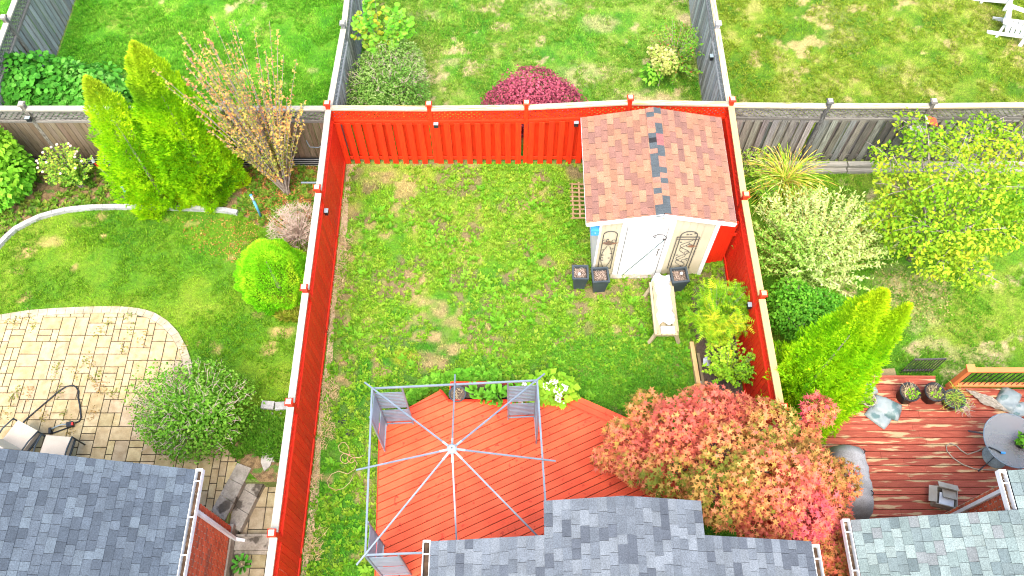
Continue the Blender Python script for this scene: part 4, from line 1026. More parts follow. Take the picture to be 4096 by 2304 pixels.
for _ in range(60):
    c = P(random.uniform(1085, 1165), random.uniform(1650, 1850), 0)
    if c.x > -4.33 or c.y < 4.7: continue
    r = random.uniform(.015, .045); gm.lathe((c.x, c.y, .0), [(r * .8, .004), (r, r * .4), (r * .6, r * .8), (.001, r * .9)], 7, 1, random.uniform(.6, 1))
tag(gm.build('gravel', M['stone'], None, True), 'pale pebbles scattered in the weedy strip beside the red fence', 'gravel', kind='stuff')
# curved concrete edging
eg = thing('lawn_edging', (P(600, 834)), 'curved pale concrete edging between the left lawn and flower bed', 'edging')
wk = walk([Vector(p) for p in EDGE], .30)
for (p, t), (p2, t2) in zip(wk[:-1], wk[1:]):
    n1 = Vector((-t.y, t.x)); n2 = Vector((-t2.y, t2.x)); g = .003
    if p.x > P(930, 850).x and p.x < P(1000, 870).x: continue
    q = [p + t * g - n1 * .055, p2 - t2 * g - n2 * .055, p2 - t2 * g + n2 * .055, p + t * g + n1 * .055]
    mb = MB(); mb.prism([(v.x, v.y) for v in q], -.02, .11); mb.build('edging_block', M['edging'], eg, color=rc(1, .08))

# ================================================================== PLANTS
random.seed(5)
def wands(name, t, base, tips, per, size, palette, kind='oval', t0=.15, bow=.25, r0=.012, mstem=None, lift=.5, wid=1.0, ang=.9, seed=0, stem_name='stem', up=.2, cvar=.2):
    """arching shoots from base to tips with leaves set along them"""
    base = np.array(base, float); tips = np.array(tips, float); n = len(tips); mb = MB()
    TT = RNG.uniform(t0, 1.0, (n, per)); b = np.repeat(base[None], n, 0) + RNG.normal(0, .03, (n, 3)) * np.array([1, 1, 0])
    ctrl = b * .5 + tips * .5; ctrl[:, :2] -= (tips - b)[:, :2] * bow; ctrl[:, 2] += np.abs(tips - b)[:, 2] * bow + lift * .1
    for i in range(n):
        mb.tube([Vector((1 - s) ** 2 * b[i] + 2 * s * (1 - s) * ctrl[i] + s * s * tips[i]) for s in (0, .25, .5, .75, 1)], r0, 4, r0 * .25, False)
    mb.build(stem_name, mstem or M['bark'], t, True)
    s = TT[:, :, None]; pos = (1 - s) ** 2 * b[:, None] + 2 * s * (1 - s) * ctrl[:, None] + s * s * tips[:, None]
    tan = 2 * (1 - s) * (ctrl - b)[:, None] + 2 * s * (tips - ctrl)[:, None]; tan /= np.linalg.norm(tan, axis=2)[:, :, None] + 1e-9
    pos = pos.reshape(-1, 3); tan = tan.reshape(-1, 3); m = len(pos)
    td = tan * (1 - ang * .6) + RNG.normal(0, ang, (m, 3)); nn = np.array([0, 0, 1.0]) * (.6 + up) + RNG.normal(0, .5, (m, 3)); nn /= np.linalg.norm(nn, axis=1)[:, None]
    td -= nn * (td * nn).sum(1)[:, None]
    tt = .5 + .3 * n3(pos, 3, seed) + RNG.normal(0, cvar, m)
    c = pal(tt, palette) * RNG.uniform(.8, 1.2, (m, 1))
    V, Fc, C = scatter(kind, pos, basis(nn, td), size * RNG.uniform(.6, 1.3, m), c, wid)
    return tag(obj('crown', mesh_leaf('crown', V, Fc, C), t), kind='stuff')
def dome_tips(b, n, rx, ry, z0, z1, inner=.2):
    out = []
    for _ in range(n):
        a = random.uniform(0, 6.283); r = math.sqrt(random.uniform(inner, 1)); h = z0 + (z1 - z0) * math.sqrt(max(0, 1 - r * r * .9)) * random.uniform(.75, 1.1)
        out.append((b[0] + math.cos(a) * r * rx, b[1] + math.sin(a) * r * ry, h))
    return out

# --- cedars: many small upright fans over a core of limbs
def cedar(name, base, h, rad, label, n, size=.15, lean=(0, 0), palette=None, tipc=(.36, .42, .02), prof=.85, seed=0, cat='tree', twin=None):
    b = Vector(base); t = thing(name, b, label, cat)
    mb = MB(); mb.tube([b, b + Vector((lean[0] * .3, lean[1] * .3, h * .3)), b + Vector((lean[0] * .7, lean[1] * .7, h * .7))], .06, 7, .01); mb.build('trunk', M['bark'], t, True)
    palette = palette or [(.06, .19, .003), (.15, .34, .004), (.26, .44, .005), (.34, .48, .008)]
    axes = [(0, 0, 1.0, 1.0, n)] + ([(twin[0], twin[1], twin[2], twin[3], int(n * twin[4]))] if twin else [])
    PP, NN = [], []
    for ox, oy, hs, rs, k in axes:
        q = RNG.random(k) ** 1.35; z = q * h * hs; a = RNG.uniform(0, 6.283, k)
        r = rad * rs * (np.clip(1 - q, 0, 1) ** prof) * np.clip(.62 + 1.6 * q, 0, 1)
        g = 1 + .16 * np.sin(a * 5 + z * 2.1 + seed) + .12 * np.sin(a * 9 - z * 5 + seed * 2) + .10 * np.sin(z * 11 + a * 3)
        inn = np.where(RNG.random(k) < .35, RNG.uniform(.35, .95, k), 1 - np.abs(RNG.normal(0, .06, k))); r = r * g * inn
        x = b.x + ox * (1 if hs == 1 else 1) + lean[0] * q + np.cos(a) * r; y = b.y + oy + lean[1] * q + np.sin(a) * r
        PP.append(np.stack([x, y, z + .04 + b.z], 1)); NN.append(np.stack([np.cos(a), np.sin(a), np.full(k, .25)], 1))
    p = np.concatenate(PP); nr = np.concatenate(NN); m = len(p)
    td = nr * .75 + np.array([0, 0, .95]) + RNG.normal(0, .35, (m, 3)); nn = np.cross(td, np.cross(nr, td)) * 0 + np.stack([-nr[:, 1], nr[:, 0], np.zeros(m)], 1) * RNG.normal(0, .9, (m, 1)) + nr + RNG.normal(0, .35, (m, 3))
    nn -= td * ((nn * td).sum(1) / (td * td).sum(1))[:, None]; nn /= np.linalg.norm(nn, axis=1)[:, None]
    tt = .52 + .34 * n3(p, 5.5, seed) + .22 * n3(p, 13, seed + 2) + RNG.normal(0, .12, m); c = pal(tt, palette)
    q = np.clip((p[:, 2] / h - .70) / .3, 0, 1)[:, None] * .8; c = c * (1 - q) + np.array(tipc) * q
    c = c * RNG.uniform(.8, 1.15, (m, 1))
    V, Fc, C = scatter('spray', p, basis(nn, td), size * RNG.uniform(.6, 1.3, m) * (1 - .35 * (p[:, 2] / h)), c)
    tag(obj('crown', mesh_leaf('crown', V, Fc, C), t), kind='stuff'); return t
b1 = P(845, 745); b2 = P(655, 790)
cedar('cedar_tree', b1, top_z(b1, 180), 1.12, 'taller of the two yellow green cedars, nearest the orange leaved tree', 30000, .115, seed=1, prof=.72, twin=(-.22, -.05, .93, .7, .35))
cedar('cedar_tree', b2, top_z(b2, 318), .95, 'shorter of the two yellow green cedars, beside the rose bush', 22000, .115, seed=4, prof=.72)
b3 = P(3150, 1650)
cedar('cedar_tree', b3, 4.85, 1.0, 'leaning bright yellow green cedar with two tips beside the worn deck', 26000, .12, seed=7, prof=.7, lean=(.25, .35), twin=(.42, -.18, .97, .62, .5), palette=[(.06, .20, .003), (.15, .35, .004), (.25, .44, .005), (.33, .48, .008)], tipc=(.34, .42, .01))
# dwarf spruce
b = P(1118, 1150); 
def dwarf(b):
    t = thing('dwarf_spruce', b, 'dense globe shaped dwarf evergreen leaning on the red side fence', 'shrub')
    k = 26000; q = RNG.random(k) ** 1.2; h = 1.65; a = RNG.uniform(0, 6.283, k)
    r = .80 * np.sqrt(np.clip(1 - q ** 1.7, 0, 1)) * (.80 + .35 * np.clip(q * 3, 0, 1)) * (1 - .18 * q); r *= 1 + .07 * np.sin(a * 7 + q * 9) + .05 * np.sin(a * 13 - q * 21)
    r *= 1 - np.abs(RNG.normal(0, .05, k)); p = np.stack([b.x + np.cos(a) * r, b.y + np.sin(a) * r, .03 + q * h], 1)
    nr = np.stack([np.cos(a), np.sin(a), .15 + q * 1.3], 1); nr /= np.linalg.norm(nr, axis=1)[:, None]
    td = nr + RNG.normal(0, .4, (k, 3)) + np.array([0, 0, .3]); nn = RNG.normal(0, 1, (k, 3)); nn -= td * ((nn * td).sum(1) / (td * td).sum(1))[:, None]; nn /= np.linalg.norm(nn, axis=1)[:, None]
    tt = .5 + .3 * n3(p, 6, 2) + .25 * n3(p, 16, 5) + RNG.normal(0, .1, k) + .25 * (q - .4); c = pal(tt, [(.06, .24, .005), (.12, .36, .006), (.20, .43, .012), (.32, .46, .02)])
    V, Fc, C = scatter('spray', p, basis(nn, td), .060 * RNG.uniform(.6, 1.3, k), c); tag(obj('crown', mesh_leaf('crown', V, Fc, C), t), kind='stuff')
    mb = MB(); mb.tube([b, b + Vector((0, 0, 1.2))], .05, 6, .01); mb.build('trunk', M['bark'], t)
dwarf(b)

# --- Japanese maple
mp_ = thing('japanese_maple', (3.75, 4.55, 0), 'coral and orange leaved maple tree between the deck and the worn deck', 'tree')
lob = [(2490, 1760, 1.5, .60), (2590, 1650, 1.6, .55), (2560, 1860, 1.5, .62), (2720, 1720, 2.1, .70), (2700, 1900, 1.9, .75), (2830, 1640, 2.1, .62), (2950, 1640, 2.3, .62), (2920, 1800, 2.6, .85), (3060, 1720, 2.4, .65),
       (2860, 1990, 2.3, .80), (3060, 1900, 2.7, .85), (3200, 1760, 2.3, .55), (3220, 1880, 2.5, .70), (3060, 2060, 2.3, .75), (3230, 2040, 2.3, .75), (3340, 1930, 2.1, .50), (3360, 2080, 2.0, .45), (3300, 2190, 1.9, .55), (3390, 2230, 1.7, .45), (3260, 1660, 2.2, .35), (2420, 1840, 1.2, .40), (3400, 2290, 1.5, .42), (3310, 2290, 1.6, .4)]
E_ = []
for px, py, z, r in lob:
    c = P(px, py, z); E_.append((c.x, c.y, z + random.uniform(-.25, .25), r * .80, r * .74, r * .60))
left = [(.10, .12, .015), (.25, .18, .035), (.40, .20, .065), (.43, .155, .07), (.42, .115, .07), (.34, .075, .055)]
right = [(.20, .13, .03), (.40, .17, .06), (.45, .12, .07), (.45, .095, .085), (.43, .08, .10), (.35, .05, .07)]
cxm = P(3080, 1900, 2.3).x
crown('crown', mp_, [e for e in E_ if e[0] < cxm], 9500, .105, left, 'star', lump=.30, inner=.22, seed=3, svar=.3, flat=.45, thick=.16, clump=.75, rnd=.38)
crown('crown', mp_, [e for e in E_ if e[0] >= cxm], 7400, .105, right, 'star', lump=.30, inner=.22, seed=3, svar=.3, flat=.45, thick=.16, clump=.75, rnd=.38)
mb = MB(); tb = Vector((3.75, 4.55, 0)); mb.tube([tb, tb + Vector((.05, .05, .5)), tb + Vector((.0, .1, 1.0))], .10, 8, .075); mb.build('trunk', M['bark_dark'], mp_, True)
mb = MB()
for e in E_: 
    q = Vector(e[:3]); s_ = tb + Vector((0, .1, .9)); mb.tube([s_, s_.lerp(q, .35) + Vector((0, 0, .2)), s_.lerp(q, .7) + Vector((0, 0, .12)), q], .035, 5, .008)
mb.build('limb', M['bark_dark'], mp_, True)

# --- orange leaved small tree with a vase of grey stems
b = P(1150, 772); t = thing('serviceberry_tree', b, 'sparse orange leaved tree with many grey stems behind the left bed', 'tree'); H_ = top_z(b, 95)
tips = []
for i in range(95):
    a = random.uniform(0, 6.283); r = math.sqrt(random.random()); hh = H_ * random.uniform(.42, 1.0) * (1 - .15 * r); k = .35 + .65 * hh / H_
    tips.append((b.x - .10 + math.cos(a) * r * 1.75 * k, b.y + .10 + math.sin(a) * r * 1.1 * k, hh))
wands('tree', t, b, tips, 74, .072, [(.10, .15, .02), (.20, .20, .04), (.33, .24, .06), (.40, .20, .07), (.38, .13, .08)], 'oval', .25, .06, .017, M['bark'], seed=6, stem_name='limb')
mb = MB(); mb.tube([b, b + Vector((-.03, .02, .35)), b + Vector((-.06, .05, .75))], .075, 8, .05); mb.build('trunk', M['bark'], t, True)

# --- shrubs
G_MID = [(.035, .14, .010), (.07, .22, .014), (.12, .29, .02), (.18, .34, .035)]
G_LIME = [(.07, .20, .008), (.14, .30, .012), (.22, .38, .02), (.32, .42, .03)]
b = Vector((-11.4, 14.25, 0))
shrub('viburnum_shrub', b, 'leafy dark green hedge shrub behind the grey fence by the cedars', [(-.3, 0, 1.0, 1.15, .85, .75), (.75, -.1, .95, .95, .75, .65), (-1.0, .0, 1.0, .8, .8, .7), (1.35, -.1, .8, .5, .5, .45), (0, -.5, .8, 1.3, .6, .6)], 9000, .12, [(.018, .10, .008), (.035, .16, .012), (.065, .23, .022), (.12, .28, .05)], 'round', seed=2, lump=.3, thick=.16)
b = P(75, 790)
shrub('lilac_shrub', b, 'green leafy shrub with yellowish top against the brown fence', [(-.35, .2, 1.5, .75, .7, .8), (.05, .1, 1.0, .75, .65, .8), (-.3, 0, .6, .8, .6, .6), (.15, .25, 1.75, .5, .45, .45)], 4600, .125, [(.03, .14, .010), (.06, .24, .012), (.11, .31, .02), (.22, .36, .03)], 'oval', seed=4, wid=1.25, toptint=(.26, .36, .02), sm=M['twig'])
b = P(330, 745); t = thing('rose_bush', b, 'loose green rose bush with pale flowers in front of the brown fence', 'shrub')
wands('rose', t, b, dome_tips(b, 70, .72, .5, .3, 1.55), 42, .065, [(.05, .17, .012), (.10, .25, .02), (.18, .30, .03), (.32, .32, .05)], 'oval', .15, .15, .008, wid=1.2)
M['petal'] = mat('blush_petals', (.50, .34, .28), (.55, .45, .36), 30, .7)
for i in range(16):
    q = random.choice(dome_tips(b, 6, .65, .45, .8, 1.5)); fl = MB(); fl.lathe(Vector(q), [(.001, -.012), (.035, .0), (.03, .018), (.001, .02)], 6); fl.build('flower', M['petal'], t)
b = P(820, 1690)
shrub('honeysuckle_shrub', b, 'large rounded green shrub with grey twigs overhanging the paver patio', [(-.05, .0, .80, 1.22, .95, .72), (-.5, -.1, .6, .85, .75, .55), (.5, .1, .65, .8, .75, .55), (0, .3, 1.0, .8, .6, .5), (.05, -.45, .55, .8, .5, .5)], 11500, .066, [(.04, .13, .010), (.08, .21, .015), (.13, .27, .025), (.22, .29, .07)], 'oval', seed=9, nst=16, sm=M['twig'], lump=.42, thick=.2, inner=.35)
t_ = bpy.data.objects[-1] if False else None
def grey_twigs(b, n, rx, ry, z0, z1, par):
    mb = MB()
    for tp in dome_tips(b, n, rx, ry, z0, z1, .0):
        tp = Vector(tp); q = Vector((b.x, b.y, .1)); s_ = q.lerp(tp, .75); mb.tube([s_, s_.lerp(tp, .5) + Vector((random.uniform(-.05, .05), random.uniform(-.05, .05), .03)), tp + Vector((random.uniform(-.06, .06), random.uniform(-.06, .06), .05))], .006, 4, .003)
        for _ in range(2): mb.tube([tp, tp + Vector((random.uniform(-.12, .12), random.uniform(-.12, .12), random.uniform(.0, .08)))], .004, 4, .002)
    return mb.build('twig', M['twig'], par, True)
par = [o for o in COL.objects if o.name.startswith('honeysuckle_shrub')][0]; grey_twigs(b, 170, 1.25, 1.05, .5, 1.65, par)
# back middle yard
b = Vector((-3.1, 14.45, 0))
sh_ = shrub('spirea_shrub', b, 'grey green fine leaved shrub beside the grey fence behind the red fence corner', [(-.1, 0, .85, 1.0, .95, .80), (.30, -.2, .8, .8, .8, .7), (-.45, -.3, .7, .65, .8, .6), (.1, .6, .95, .8, .7, .65)], 13000, .07, [(.05, .14, .015), (.10, .20, .03), (.16, .25, .06), (.24, .27, .12)], 'narrow', seed=12, nst=10, wid=1.8)
grey_twigs(b, 110, 1.05, 1.1, .6, 1.75, sh_)
b = Vector((-3.4, 15.75, 0)); t = thing('leafy_sapling', b, 'tall light green heart leaved plant with yellow leaves against the grey fence', 'plant')
wands('sapling', t, b, [(x + .15, y, z) for x, y, z in dome_tips(b, 36, .85, .75, .9, 2.6)], 28, .135, [(.05, .20, .012), (.09, .27, .015), (.13, .32, .025), (.19, .35, .04), (.36, .34, .03)], 'round', .2, .15, .012, up=.4)
b = Vector((.50, 13.95, 0))
shrub('barberry_bush', b, 'rounded burgundy red barberry bush behind the red fence', [(0, 0, .80, 1.15, .85, .85), (-.5, -.1, .7, .80, .75, .68), (.55, -.1, .68, .80, .75, .66), (0, .05, 1.15, .75, .65, .60)], 15000, .065, [(.10, .022, .035), (.18, .035, .055), (.27, .055, .085), (.38, .09, .13)], 'oval', seed=15, lump=.16, clump=.5, nst=9)
b = P(2632, 345); 
t = thing('panicle_hydrangea', b, 'small pale yellow flowering ball shrub on a thin stem beside the grey fence', 'shrub')
crown('crown', t, [(b.x + .05, b.y + .1, .85, .36, .34, .34), (b.x - .2, b.y + .35, .95, .18, .18, .16)], 900, .07, [(.10, .24, .02), (.24, .28, .06), (.34, .32, .12), (.38, .35, .17)], 'round', seed=3, lump=.2)
crown('leaves', t, [(b.x - .22, b.y - .05, .55, .28, .25, .22)], 160, .12, G_MID, 'oval', seed=5)
mb = MB(); mb.tube([b, b + Vector((.02, 0, .9))], .02, 6, .012); mb.build('trunk', M['bark'], t)
b = P(2690, 270); t = thing('rose_bush', b, 'straggly green bush with red tinted leaves along the lichen spotted fence', 'shrub')
wands('rose', t, b, dome_tips(b, 80, .85, 1.1, .2, 1.3), 40, .07, [(.06, .14, .015), (.08, .22, .015), (.12, .28, .02), (.16, .18, .03), (.25, .06, .03)], 'oval', .15, .1, .007, seed=8)
# right yard
b = P(3130, 745); t = thing('ornamental_grass', b, 'clump of long arching yellow and green grass by the grey fence', 'grass clump')
def tuft(t, b, n, L0, L1, palette, wd=.5, fl=.5):
    P_, N_, T_, S_, C_ = [], [], [], [], []
    for i in range(n):
        a = random.uniform(0, 6.283); L_ = random.uniform(L0, L1); p = np.array([b[0] + random.gauss(0, .08), b[1] + random.gauss(0, .08), b[2] + .02]); el = random.uniform(.25, 1.45); seg = 5; c = np.array(random.choice(palette)) * random.uniform(.8, 1.2)
        for s_ in range(seg):
            d = np.array([math.cos(a) * math.cos(el), math.sin(a) * math.cos(el), math.sin(el)]); P_.append(p.copy()); T_.append(d); N_.append(np.array([-math.cos(a) * math.sin(el), -math.sin(a) * math.sin(el), math.cos(el)])); S_.append(L_ / seg * 1.25); C_.append(c)
            p = p + d * L_ / seg; el -= fl * random.uniform(.6, 1.2)
            if p[2] < .03: break
    V, Fc, C = scatter('narrow', np.array(P_), basis(np.array(N_), np.array(T_)), np.array(S_), np.array(C_), wd)
    return tag(obj('blade', mesh_leaf('blade', V, Fc, C), t), kind='stuff')
tuft(t, b, 520, .45, 1.5, [(.20, .32, .02), (.14, .28, .015), (.34, .36, .04), (.46, .40, .14), (.40, .28, .06)], .26, .40)
b = P(3210, 1120); t = thing('dappled_willow', b, 'wide pale cream and green willow shrub spilling over the red fence', 'shrub')
tips = []
for i in range(330):
    a = random.uniform(0, 6.283); r = math.sqrt(random.uniform(.02, 1.0)); tips.append((b.x + .15 + math.cos(a) * r * 1.95, b.y + .45 + math.sin(a) * r * 1.45, .35 + 1.75 * math.sqrt(max(0, 1 - r * r * .85)) * random.uniform(.7, 1.1)))
wands('willow', t, b, tips, 62, .085, [(.10, .24, .02), (.18, .32, .04), (.27, .37, .09), (.34, .40, .14), (.40, .42, .20)], 'narrow', .18, .12, .007, mat('willow_stem', (.36, .22, .07)), wid=1.5, seed=3)
b = P(3190, 1330)
shrub('privet_shrub', b, 'dense mid green shrub between the willow and the leaning cedar', [(0, .1, .75, .85, .65, .65), (.6, .05, .6, .6, .55, .5), (-.3, .35, .9, .5, .5, .5)], 6200, .075, [(.045, .17, .012), (.08, .25, .015), (.13, .32, .02), (.22, .38, .04)], 'oval', seed=20)
b = P(3640, 1035); t = thing('apple_tree', b, 'wide spreading tree with yellow green leaves in front of the grey fence', 'tree')
lob = [(3560, 640, 2.2, .55), (3700, 560, 2.5, .6), (3850, 560, 2.6, .65), (3990, 620, 2.5, .7), (3620, 760, 2.3, .7), (3780, 720, 2.9, .8), (3930, 760, 2.9, .8), (4060, 760, 2.6, .7), (3540, 870, 1.9, .6), (3700, 900, 2.4, .75), (3860, 930, 2.5, .8), (4000, 930, 2.3, .7), (3760, 1040, 1.9, .6), (3880, 1080, 1.8, .55), (3600, 960, 1.7, .45), (4090, 900, 2.2, .6), (3960, 500, 2.3, .45), (4080, 560, 2.3, .5), (3640, 500, 2.1, .35)]
E_ = []
for px, py, z, r in lob:
    c = P(px, py, z); E_.append((c.x, c.y, z, r, r * .9, r * .6))
crown('crown', t, E_, 9500, .092, [(.06, .16, .005), (.11, .23, .008), (.18, .29, .012), (.25, .31, .018), (.36, .31, .02)], 'oval', lump=.4, inner=.5, seed=8, thick=.28, flat=.4, clump=.35)
mb = MB(); tb = Vector(b); mb.tube([tb, tb + Vector((.05, .05, .6)), tb + Vector((.15, .05, 1.1))], .11, 8, .085); mb.build('trunk', M['bark'], t, True)
mb = MB()
for e in E_:
    q = Vector(e[:3]); s_ = tb + Vector((.12, .05, 1.0)); mb.tube([s_, s_.lerp(q, .35) + Vector((0, 0, .2)), s_.lerp(q, .75) + Vector((random.uniform(-.1, .1), random.uniform(-.1, .1), .15)), q + Vector((0, 0, e[5] * .5))], .04, 5, .012)
    for _ in range(5):
        q2 = q + Vector((random.uniform(-1, 1) * e[3], random.uniform(-1, 1) * e[4], random.uniform(-.2, .9) * e[5])); mb.tube([q, q.lerp(q2, .5) + Vector((0, 0, .06)), q2], .012, 4, .004)
mb.build('limb', M['bark'], t, True)
for px, py, lab, sc_ in ((3000, 700, 'thin weedy stems against the grey fence beside the shed', 1), (3040, 800, 'tangle of dark weeds at the foot of the willow', .8)):
    b = P(px, py); t = thing('weed_clump', b, lab, 'weeds'); wands('weed', t, b, dome_tips(b, 40, .5 * sc_, .45 * sc_, .2, 1.0 * sc_), 18, .075, [(.05, .15, .015), (.10, .24, .015), (.18, .30, .02), (.22, .2, .08)], 'narrow', .2, .1, .006, wid=1.8)
# inside the fenced yard
b = P(2845, 1335); t = thing('false_spirea', b, 'ferny yellow green shrub between the shed planter and red fence', 'shrub')
wands('ferny', t, b, [(x, y, z) for x, y, z in dome_tips(b, 120, .78, .85, .5, 1.75)], 22, .20, [(.07, .20, .008), (.13, .28, .010), (.22, .35, .014), (.36, .38, .02), (.42, .36, .02)], 'fern', .25, .1, .008, seed=5, up=.5)
b = P(2905, 1510); t = thing('young_shrub', b, 'airy light green shrub in the raised bed against the red fence', 'shrub')
wands('airy', t, b, dome_tips(b, 75, .68, .6, .35, 1.3), 34, .07, [(.08, .22, .010), (.15, .31, .015), (.22, .37, .02), (.32, .40, .04)], 'oval', .2, .12, .007, wid=1.3, seed=4)
# dead bush and bed plants in the left yard
b = P(1195, 955); t = thing('dead_bush', b, 'leafless pinkish brown dead bush beside the red side fence', 'shrub')
mb = MB()
for tp in dome_tips(b, 260, .62, .72, .15, .85, .0):
    tp = Vector(tp); q = b.lerp(tp, .3); q.z = tp.z * .35; mb.tube([b, q, tp], .006, 3, .0025, False)
    for _ in range(3): mb.tube([tp, tp + Vector((random.uniform(-.14, .14), random.uniform(-.14, .14), random.uniform(-.03, .10)))], .004, 3, .002, False)
mb.build('twig', M['twig'], t)
ALLBED = BED_L
weeds(5200, ALLBED, [], 'mixed green ground cover plants in the left flower bed', .095, [(.06, .17, .012), (.11, .25, .015), (.18, .29, .03), (.30, .28, .05)], 7, .02, lambda x, y: fbm(x, y, .9, 71) + .28 > .05, 'ground_cover', 'oval', .35)
weeds(420, ALLBED, [], 'tall dark green leafy perennials in the left flower bed', .14, [(.03, .15, .012), (.06, .23, .02)], 10, .08, lambda x, y: fbm(x, y, .7, 74) > .22, 'perennials', 'oval', .5)
weeds(1500, BED_S, [], 'weedy green tufts in the strip between the big shrub and red fence', .11, [(.05, .18, .012), (.09, .26, .015), (.15, .30, .03)], 8, .02, lambda x, y: fbm(x, y, 1.5, 77) > -.22, 'weeds', 'narrow', .5)
weeds(420, [P2(1090, 1205), P2(1210, 1200), P2(1200, 1290), P2(1120, 1275)], [], 'yellow green strappy plants under the globe evergreen', .15, [(.16, .26, .015), (.28, .33, .03), (.36, .32, .06)], 9, .03, None, 'ground_cover', 'narrow', .5)
def litter(n, poly, label, palette, cond=None, sz=.05, name='leaf_litter'):
    xs = [p[0] for p in poly]; ys = [p[1] for p in poly]; x = RNG.uniform(min(xs), max(xs), n); y = RNG.uniform(min(ys), max(ys), n); ok = in_poly(x, y, poly)
    if cond is not None: ok &= cond(x, y)
    x, y = x[ok], y[ok]; n = len(x); nn = np.array([0, 0, 1.]) + RNG.normal(0, .3, (n, 3)); td = RNG.normal(0, 1, (n, 3)); td -= nn * ((td * nn).sum(1) / (nn * nn).sum(1))[:, None]
    V, Fc, C = scatter('oval', np.stack([x, y, RNG.uniform(.02, .05, n)], 1), basis(nn, td), sz * RNG.uniform(.6, 1.3, n), pal(RNG.random(n), palette) * RNG.uniform(.8, 1.2, (n, 1)))
    tag(obj(name, mesh_np(name, V, Fc, M['leaf'], C)), label, 'leaves', kind='stuff')
ORL = [(.22, .09, .03), (.40, .17, .045), (.50, .26, .07), (.54, .36, .11)]
litter(9500, [P2(960, 690), P2(1290, 640), P2(1280, 830), P2(1190, 1000), P2(1080, 910), P2(980, 860)], 'fallen orange leaves around the sparse orange tree', ORL)
litter(1300, [P2(700, 860), P2(1040, 890), P2(1020, 1080), P2(760, 1000)], 'scattered fallen leaves on the grass below the concrete edging', ORL, lambda x, y: RNG.random(len(x)) < np.clip((x + 8.6) / 2.4, .03, 1), .045)
litter(1200, BED_L, 'dry brown leaves spread over the left flower bed soil', [(.22, .12, .05), (.36, .24, .10), (.42, .34, .14)], None, .05)
litter(500, [P2(3480, 1080), P2(3800, 1100), P2(3800, 1300), P2(3550, 1280)], 'fallen pale leaves under the wide yellow leaved tree', [(.36, .30, .10), (.48, .40, .16)], None, .06)
# straw along the red side fence
def straw(n, poly, label, L_=.12, palette=((.42, .32, .15), (.54, .42, .22), (.34, .24, .12)), cond=None):
    xs = [p[0] for p in poly]; ys = [p[1] for p in poly]; x = RNG.uniform(min(xs), max(xs), n); y = RNG.uniform(min(ys), max(ys), n); ok = in_poly(x, y, poly)
    if cond is not None: ok &= cond(x, y)
    x, y = x[ok], y[ok]; n = len(x); az = RNG.uniform(0, 6.283, n); le = RNG.uniform(1.1, 1.5, n)
    td = np.stack([np.cos(az) * np.sin(le), np.sin(az) * np.sin(le), np.cos(le)], 1); nr = np.array([0, 0, 1.]) + RNG.normal(0, .3, (n, 3))
    V, Fc, C = scatter('blade', np.stack([x, y, RNG.uniform(.01, .05, n)], 1), basis(nr, td), L_ * RNG.uniform(.6, 1.5, n), pal(RNG.random(n), palette))
    tag(obj('dry_grass', mesh_np('dry_grass', V, Fc, M['grass'], C)), label, 'grass', kind='stuff')
straw(6500, [(-4.12, 2.6), (-3.75, 2.6), (-3.75, 12.0), (-3.3, 12.6), (-4.12, 12.6)], 'dry straw lying along the foot of the red side fence', .12, cond=lambda x, y: fbm(x, y, 1.2, 81) + 1.3 * (-3.92 - x) > .0)

# ================================================================== OBJECTS IN THE FENCED YARD
random.seed(77)
def square_pot(base, top, label, h, wb, wt, dry=True, rot=0.0, grp=None):
    b = Vector(base); t = thing('planter', b, label, 'planter')
    dx, dy = top; R = Matrix.Rotation(rot, 3, 'Z')
    def ring(w_, z, ox, oy): return [b + R @ Vector((x * w_ / 2, y * w_ / 2, 0)) + Vector((ox, oy, z)) for x, y in ((-1, -1), (1, -1), (1, 1), (-1, 1))]
    V = ring(wb, 0, 0, 0) + ring(wt, h - .05, dx, dy) + ring(wt + .03, h - .05, dx, dy) + ring(wt + .03, h, dx, dy) + ring(wt - .05, h, dx, dy) + ring(wt - .06, h - .10, dx, dy)
    Fs = [(3, 2, 1, 0)]
    for k in range(5): Fs += [(k * 4 + i, k * 4 + (i + 1) % 4, k * 4 + 4 + (i + 1) % 4, k * 4 + 4 + i) for i in range(4)]
    obj('pot', mesh_py('pot', V, Fs, M['slate']), t)
    S_ = ring(wt - .056, h - .09, dx, dy); obj('soil', mesh_py('soil', S_, [(0, 1, 2, 3)], M['soil']), t)
    mb = MB(); c = b + Vector((dx, dy, h - .09))
    for i in range(150):
        p = c + R @ Vector((random.uniform(-.45, .45) * (wt - .08), random.uniform(-.45, .45) * (wt - .08), 0)); mb.tube([p, p + Vector((random.uniform(-.05, .05), random.uniform(-.05, .05), random.uniform(.01, .07)))], .004, 3, .002, False)
    tag(mb.build('dead_stems', M['twig'], t), kind='stuff'); return t, c
square_pot(P(2314, 1140), (-.0, .0), 'tall black planter left of its twin at the shed corner, holding a clear globe', .62, .24, .34)
square_pot(P(2392, 1150), (.0, .0), 'tall black planter nearest the shed door on its bird art side', .62, .26, .36, rot=.06)
square_pot(P(2700, 1150), (.0, .0), 'tall black planter half hidden by the ferny shrub', .62, .25, .36, rot=.1)
M['clear'] = glass('clear_globe', (.8, .82, .82), .05, .45)
def globe(p, label):
    mb = MB(); mb.lathe(p, [(.001, -.04), (.028, -.03), (.04, 0), (.028, .03), (.001, .04)], 12); g = mb.build('glass_globe', M['clear'], None, True); tag(g, label, 'globe light'); return g
c = P(2314, 1140); globe((c.x - .02, c.y - .03, .58), 'clear glass globe resting in the left shed planter')
c = P(2700, 1150); globe((c.x + .05, c.y + .05, .58), 'clear glass globe resting in the planter by the ferny shrub')
globe(tuple(P(1997, 1553, .30)), 'clear glass globe standing in the deck planter box')
globe(tuple(P(2803, 1530, .05)), 'clear glass globe beside the raised bed timber')
